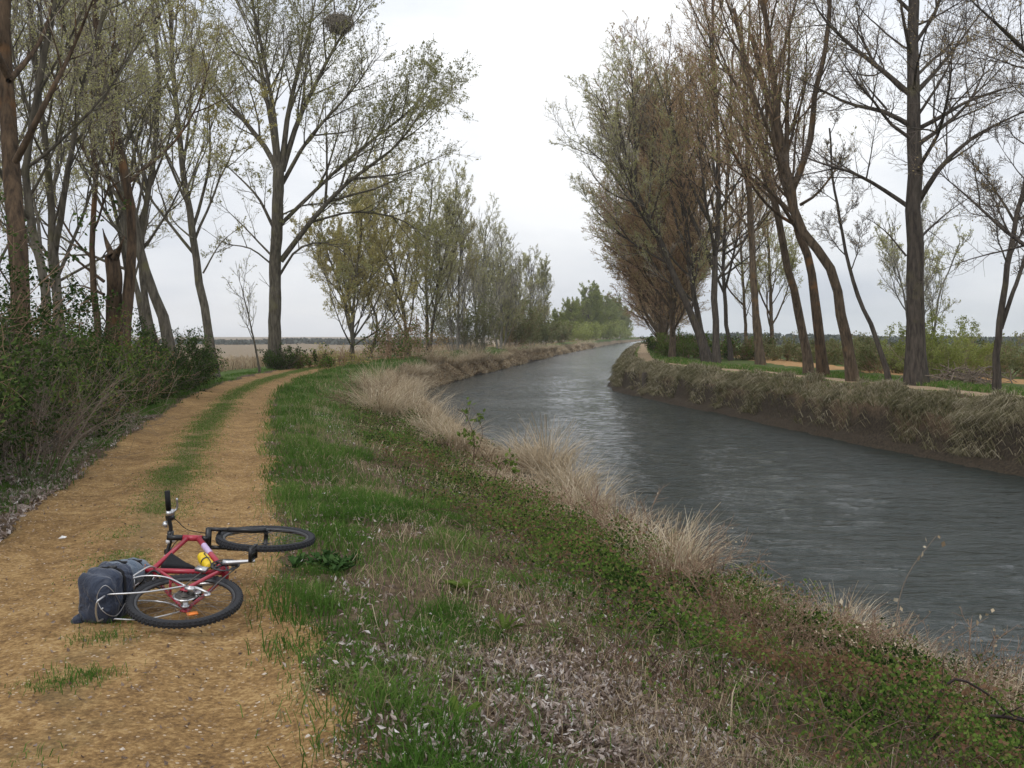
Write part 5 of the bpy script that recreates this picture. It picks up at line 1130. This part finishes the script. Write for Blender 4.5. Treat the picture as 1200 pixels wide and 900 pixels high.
g = Geo(); lathe(g, st(CL+(-.008, -.07, .035)), (-.5, 0, 1), [(0, -.012), (.022, -.012), (.024, .004), (.016, .018), (0, .022)], 18); g.build('bell', BM['silver'], bar)
g = Geo(); lathe(g, st(CL+(.045, .045, .02)), (1, 0, 0), [(0, -.03), (.02, -.03), (.027, .02), (.024, .025), (0, .025)], 18); bxg(g, st(CL+(.005, .045, .01)), .02, .012, .014); g.build('headlight', BM['white'], bar)
for s_ in (-1, 1):
    g = Geo(); tb(g, [st(CL+(.02, s_*.13, .02)), st(CL+(.12, s_*.07, .02)), st(CL+(.07, s_*.03, -.09)), st(HT0+(.03, s_*.03, -.02))], .003, 6, n=18); g.build('cable', BM['rubber'], bar)
# drive train on the right (upper) side
yR = -.052
g = Geo()
for r_, o in ((.090, 0), (.072, .008), (.052, .016)):
    lathe(g, BBp, (0, 1, 0), [(r_-.014, yR+o-.0015), (r_, yR+o-.0015), (r_, yR+o+.0015), (r_-.014, yR+o+.0015), (r_-.014, yR+o-.0015)], 44)
for k in range(5):
    t = 6.283*k/5; tb(g, [BBp+(0, yR, 0), BBp+(.08*math.cos(t), yR, .08*math.sin(t))], .006, 6)
cr_ = g.build('crankset', BM['black'], bike)
ca_ = math.atan2(-.155, .05)
for s_, da in ((-1, 0), (1, math.pi)):
    d = np.array([math.cos(ca_+da), 0, math.sin(ca_+da)]); y0 = s_*.068; e0 = BBp+(0, y0, 0); e1 = BBp+d*.17+(0, s_*.084, 0)
    g = Geo(); tb(g, [e0-d*.015, e0+d*.02, e1, e1+d*.012], [.018, .015, .011, .010], 10); g.build('crank_arm', BM['silver'], cr_)
    g = Geo(); pc = e1+(0, s_*.055, 0); tb(g, [e1, e1+(0, s_*.1, 0)], .007, 8)
    for sx in (-1, 1): bxg(g, pc+(sx*.036, 0, 0), .006, .045, .011)
    for sy in (-1, 0, 1): bxg(g, pc+(0, sy*.040, 0), .034, .005, .008)
    g.build('pedal', BM['black'], bike)
g = Geo(); yc = -.044
up_ = [BBp+(.0, yc, .074), (.2, yc, .058), (0, yc, .045)]; tb(g, up_, .0042, 6, n=12)
tb(g, [BBp+(0, yc, -.074), (.2, yc, -.105), (.03, yc, -.125)], .0042, 6, n=12); tb(g, [(.03, yc, -.125), (-.01, yc, -.10), (.03, yc, -.06), (.02, yc, -.045), (-.03, yc, -.035), (-.046, yc, 0), (0, yc, .046)], .0042, 6, n=20)
tb(g, [BBp+(.074*math.sin(t), yc, .074*math.cos(t)) for t in np.linspace(0, math.pi, 14)], .0042, 6); g.build('chain', BM['chainm'], bike)
g = Geo(); bxg(g, (.0, -.075, -.03), .016, .012, .026); tb(g, [(.0, -.08, -.02), (.03, -.07, -.06), (.03, -.055, -.13)], [.012, .01, .006], 8, n=8)
for z_ in (-.062, -.125): lathe(g, (.03, yc, z_), (0, 1, 0), [(0, -.004), (.021, -.004), (.021, .004), (0, .004)], 16)
g.build('rear_derailleur', BM['silver'], bike)
g = Geo(); bxg(g, (.31, -.055, .07), .022, .010, .035); tb(g, [(.33, -.04, .09), (.35, -.02, .10)], .008, 8); g.build('front_derailleur', BM['silver'], bike)
g = Geo(); 
for s_ in (-1, 1): tb(g, [(.17, s_*.045, .27), (.19, s_*.05, .33), (.155, s_*.015, .37)], .007, 8, n=10); bxg(g, (.14, s_*.022, .285), .028, .006, .007)
g.build('rear_brake', BM['black'], bike)
# carrier over the rear wheel
g = Geo(); zr = .372
for s_ in (-1, 1):
    tb(g, [(.02, s_*.078, .01), (.075, s_*.082, .17), (.05, s_*.08, .30), (-.02, s_*.072, zr)], .0055, 8, n=16)
    tb(g, [(.02, s_*.078, .01), (-.15, s_*.085, .17), (-.24, s_*.075, zr)], .0055, 8, n=12)
tb(g, [SC_+(0, .02, -.03), (.17, .066, zr), (-.26, .068, zr), (-.30, .04, zr+.015), (-.30, -.04, zr+.015), (-.26, -.068, zr), (.17, -.066, zr), SC_+(0, -.02, -.03)], .006, 8, n=50)
for x_ in (-.2, -.08, .05): tb(g, [(x_, -.068, zr), (x_, .068, zr)], .0045, 8)
tb(g, [(.1, 0, zr), (-.28, 0, zr)], .0045, 8); g.build('rear_rack', BM['silver'], bike)
# bottle cage
dd = (BBp-a_)/np.linalg.norm(BBp-a_); pn = np.array([-dd[2], 0, dd[0]]); pn = pn if pn[0] < 0 else -pn
bc = a_+dd*.40+pn*.062
g = Geo()
for s_ in (-1, 1): tb(g, [bc-dd*.06+pn*-.04, bc-dd*.05+(0, s_*.042, 0), bc+dd*.09+(0, s_*.042, 0), bc+dd*.115], .0035, 6, n=16)
g.build('bottle_cage', BM['black'], bike)
MW = np.array(bike.matrix_world)
def world(p): return MW[:3, :3]@np.asarray(p, float)+MW[:3, 3]
# yellow bottle held in the cage (a thing of its own)
bo = bpy.data.objects.new('water_bottle', None); COL.objects.link(bo); bo.matrix_world = bike.matrix_world.copy(); bo.empty_display_size = .1
tag(bo, 'yellow drinking bottle with a dark band in the cage of the red bike', 'bottle')
g = Geo(); lathe(g, bc, -dd, [(0, -.10), (.034, -.10), (.037, -.09), (.037, -.02), (.033, -.012), (.033, .006), (.037, .014), (.037, .062), (.030, .078), (.027, .082), (0, .083)], 28); bd = g.build('body', BM['yellow'], bo)
g = Geo(); lathe(g, bc, -dd, [(.0335, -.014), (.0345, -.010), (.0345, .004), (.0335, .008)], 28); g.build('band', BM['black'], bd)
g = Geo(); lathe(g, bc, -dd, [(.029, .080), (.030, .084), (.030, .098), (.020, .106), (.011, .110), (.011, .122), (.014, .126), (.012, .136), (0, .137)], 24); g.build('cap', BM['yellow'], bo)
# black bag strapped inside the frame triangle
tri = [SC_+(.045, 0, -.035), SC_+(.24, 0, .012), SC_+(.13, 0, -.17), SC_+(.095, 0, -.26)]
g = Geo(); n = len(tri); cen = sum(tri)/n; V = []
for yy, k_ in ((-.030, .80), (-.024, .97), (0, 1.04), (.024, .97), (.030, .80)): V += [cen+(p-cen)*k_+(0, yy, 0) for p in tri]
f = [[j*n+i, j*n+(i+1) % n, (j+1)*n+(i+1) % n, (j+1)*n+i] for j in range(4) for i in range(n)]; g.add(V, f); g.f.append((np.array([[3, 2, 1, 0]]), 0)); g.f.append((np.array([[16, 17, 18, 19]]), 0))
o = g.build('frame_bag', BM['dark'], None, smooth=False); o.matrix_world = bike.matrix_world.copy(); tag(o, 'black fabric bag strapped in the corner of the bike frame', 'bag')
# ------------------------------------------------------------------ stuff sack on the carrier
def sack_mat(name, c0, c1):
    m, t, b = mat_new(name); k = t.links.new
    tcn = N(t, 'ShaderNodeTexCoord'); z = N(t, 'ShaderNodeTexNoise'); z.inputs['Scale'].default_value = 9; z.inputs['Detail'].default_value = 5; z.inputs['Distortion'].default_value = 1.2
    r = ramp(t, [(.3, c0), (.7, c1)]); k(tcn.outputs['Object'], z.inputs['Vector']); k(z.outputs['Fac'], r.inputs[0]); k(r.outputs[0], b.inputs['Base Color'])
    b.inputs['Roughness'].default_value = .5; b.inputs['Specular IOR Level'].default_value = .4; b.inputs['Sheen Weight'].default_value = .2
    bn = N(t, 'ShaderNodeBump'); bn.inputs['Strength'].default_value = .9; bn.inputs['Distance'].default_value = .035; k(z.outputs['Fac'], bn.inputs['Height']); k(bn.outputs[0], b.inputs['Normal'])
    return m
SM = sack_mat('sack_nylon', (.009, .015, .034), (.024, .038, .072)); RM = sack_mat('roll_nylon', (.06, .09, .135), (.125, .17, .225))
sack = empty('stuff_sack', (0, 0, 0)); tag(sack, 'dark navy upright stuff sack standing beside the bike rear wheel', 'bag')
az_ = np.array([fv.x, fv.y, 0])/math.hypot(fv.x, fv.y); wx = np.array([az_[1], -az_[0], 0])    # length away from the camera; width to the right
sack_c = W3(124, 694, 6.30); zg = zat(sack_c[0], sack_c[1])
SH, SW, SL = .148, .115, .15
sack_c[2] = zg+SH+.012
sack.matrix_world = Matrix(((wx[0], az_[0], 0, sack_c[0]), (wx[1], az_[1], 0, sack_c[1]), (0, 0, 1, sack_c[2]), (0, 0, 0, 1)))
def sackbody():
    nu, nv = 40, 48; rs = np.random.default_rng(4); V = []
    for i in range(nu+1):
        s = math.sin(math.pi/2*(-1+2*i/nu))
        e_ = max(0, 1-abs(s)**9.0)**.5
        for j in range(nv):
            t = 2*math.pi*j/nv; c, s2 = math.cos(t), math.sin(t); p = 4.5
            q = (abs(c)**p+abs(s2)**p)**(-1/p); x = c*q; z = s2*q
            k = .02+.98*e_
            # pinched seam with ears down the near left edge
            pin = max(0, -x-.35)*max(0, -s-.2); ear = pin*abs(z)**3
            X_ = x*SW*(k+.10*ear*3); Z_ = z*SH*(k+.28*ear*2); Y_ = s*SL*(1-.10*(x*x+z*z)*.3)+pin*.03
            wr = .022*(vn(8+s*5+x*2, 3+z*4)-.5)+.012*(vn(s*14, t*4)-.5)+.008*math.sin(s*9+z*3)*max(0, z)
            strap = -.010*(math.exp(-((s-.05)/.06)**2)+math.exp(-((s-.55)/.06)**2))
            r_ = 1+(wr+strap)/.15; V.append((X_*r_, Y_, Z_*r_+.03*s*max(z, 0)))
    f = [[j*0+i*nv+j, i*nv+(j+1) % nv, (i+1)*nv+(j+1) % nv, (i+1)*nv+j] for i in range(nu) for j in range(nv)]
    g = Geo().add(V, f); g.f.append((np.array([list(range(nv))]), 0)); g.f.append((np.array([list(range(nu*nv, nu*nv+nv))[::-1]]), 0)); return g
sb = sackbody().build('body', SM, sack)
g = Geo()
for (z0, sg) in ((-1, -1),):   # corner ears of the roll closure
    g = Geo(); P = [(-SW*.55, -SL*.70, SH*.66), (-SW*.80, -SL*.78, SH*.93), (-SW*.93, -SL*.82, SH*1.09)] if z0 > 0 else [(-SW*.70, -SL*.82, -SH*.80), (-SW*.98, -SL*.86, -SH*.90), (-SW*1.18, -SL*.88, -SH*.95)]
    tb(g, P, [.040, .022, .007] if z0 > 0 else [.03, .028, .010], 14, n=10); g.build('corner_ear', SM, sack)
g = Geo(); P = []   # webbing round the sack
for j in range(33):
    t = 2*math.pi*j/32; c, s2 = math.cos(t), math.sin(t); q = (abs(c)**4.5+abs(s2)**4.5)**(-1/4.5); P.append((c*q*SW*1.0, .02, s2*q*SH*1.0))
P = np.array(P); V = np.concatenate([P+[0, -.011, 0], P+[0, .011, 0], P*[1.03, 1, 1.025]+[0, .011, 0], P*[1.03, 1, 1.025]+[0, -.011, 0]]); n = 33
g.add(V, [[a_*n+i, a_*n+i+1, ((a_+1) % 4)*n+i+1, ((a_+1) % 4)*n+i] for a_ in range(4) for i in range(32)]); st_ = g.build('strap', BM['dark'], sack)
g2 = Geo(); bxg(g2, (SW*.25, .02, SH*1.04), .022, .016, .007); g2.build('buckle', BM['black'], st_)
# blue-grey roll lying over the sack and the carrier
r0_, r1_ = W3(121, 676, 6.36), W3(166, 671, 6.80); rc = (r0_+r1_)/2; rd_ = r1_-r0_; rl = np.linalg.norm(rd_)/2; rd_ /= 2*rl
roll = bpy.data.objects.new('bedroll', None); COL.objects.link(roll); roll.empty_display_size = .1
e3 = np.array([0, 0, 1.]); e2_ = np.cross(e3, rd_); e2_ /= np.linalg.norm(e2_); e3 = np.cross(rd_, e2_)
roll.matrix_world = Matrix([[rd_[i], e2_[i], e3[i], rc[i]] for i in range(3)]+[[0, 0, 0, 1]])
tag(roll, 'blue-grey rolled bundle with dark straps, on top of the navy sack', 'bedroll')
def rollgeo():
    V = []; nu, nv = 44, 36; RR = .088
    for i in range(nu+1):
        s = math.sin(math.pi/2*(-1+2*i/nu)); k = .03+.97*max(0, 1-abs(s)**7)**.5
        for j in range(nv):
            t = 2*math.pi*j/nv; wr = .016*(vn(s*7+3, math.cos(t)*2+5)-.5)+.014*(vn(s*16, t*3)-.5)
            st_ = -.010*(math.exp(-((s+.35)/.05)**2)+math.exp(-((s-.35)/.05)**2)); r_ = RR*k*(1+.10*s)+(wr+st_)*min(1, k*1.2)
            V.append((s*rl*1.12, r_*math.cos(t)*1.1, r_*math.sin(t)))
    f = [[i*nv+j, i*nv+(j+1) % nv, (i+1)*nv+(j+1) % nv, (i+1)*nv+j] for i in range(nu) for j in range(nv)]
    g = Geo().add(V, f); g.f.append((np.array([list(range(nv))[::-1]]), 0)); g.f.append((np.array([list(range(nu*nv, nu*nv+nv))]), 0)); return g
rollgeo().build('body', RM, roll)
for s_ in (-.35, .35):
    g = Geo(); lathe(g, (s_*rl*1.12, 0, 0), (1, 0, 0), [(.084, -.012), (.092, -.012), (.092, .012), (.084, .012), (.084, -.012)], 32); st_ = g.build('strap', BM['dark'], roll)
    g = Geo(); bxg(g, (s_*rl*1.12, -.045, .082), .014, .018, .006); g.build('buckle', BM['black'], st_)
# elastic cord round the sack
g = Geo(); tb(g, [(SW*1.02, -.02, -.06), (SW*1.06, -.10, .04), (SW*.85, -.155, .09), (SW*.45, -.158, .02), (SW*.8, -.155, -.06), (SW*1.08, -.08, -.10), (SW*1.1, .02, -.04)], .0022, 6, n=48)
o = g.build('cord', BM['silver'], sack)
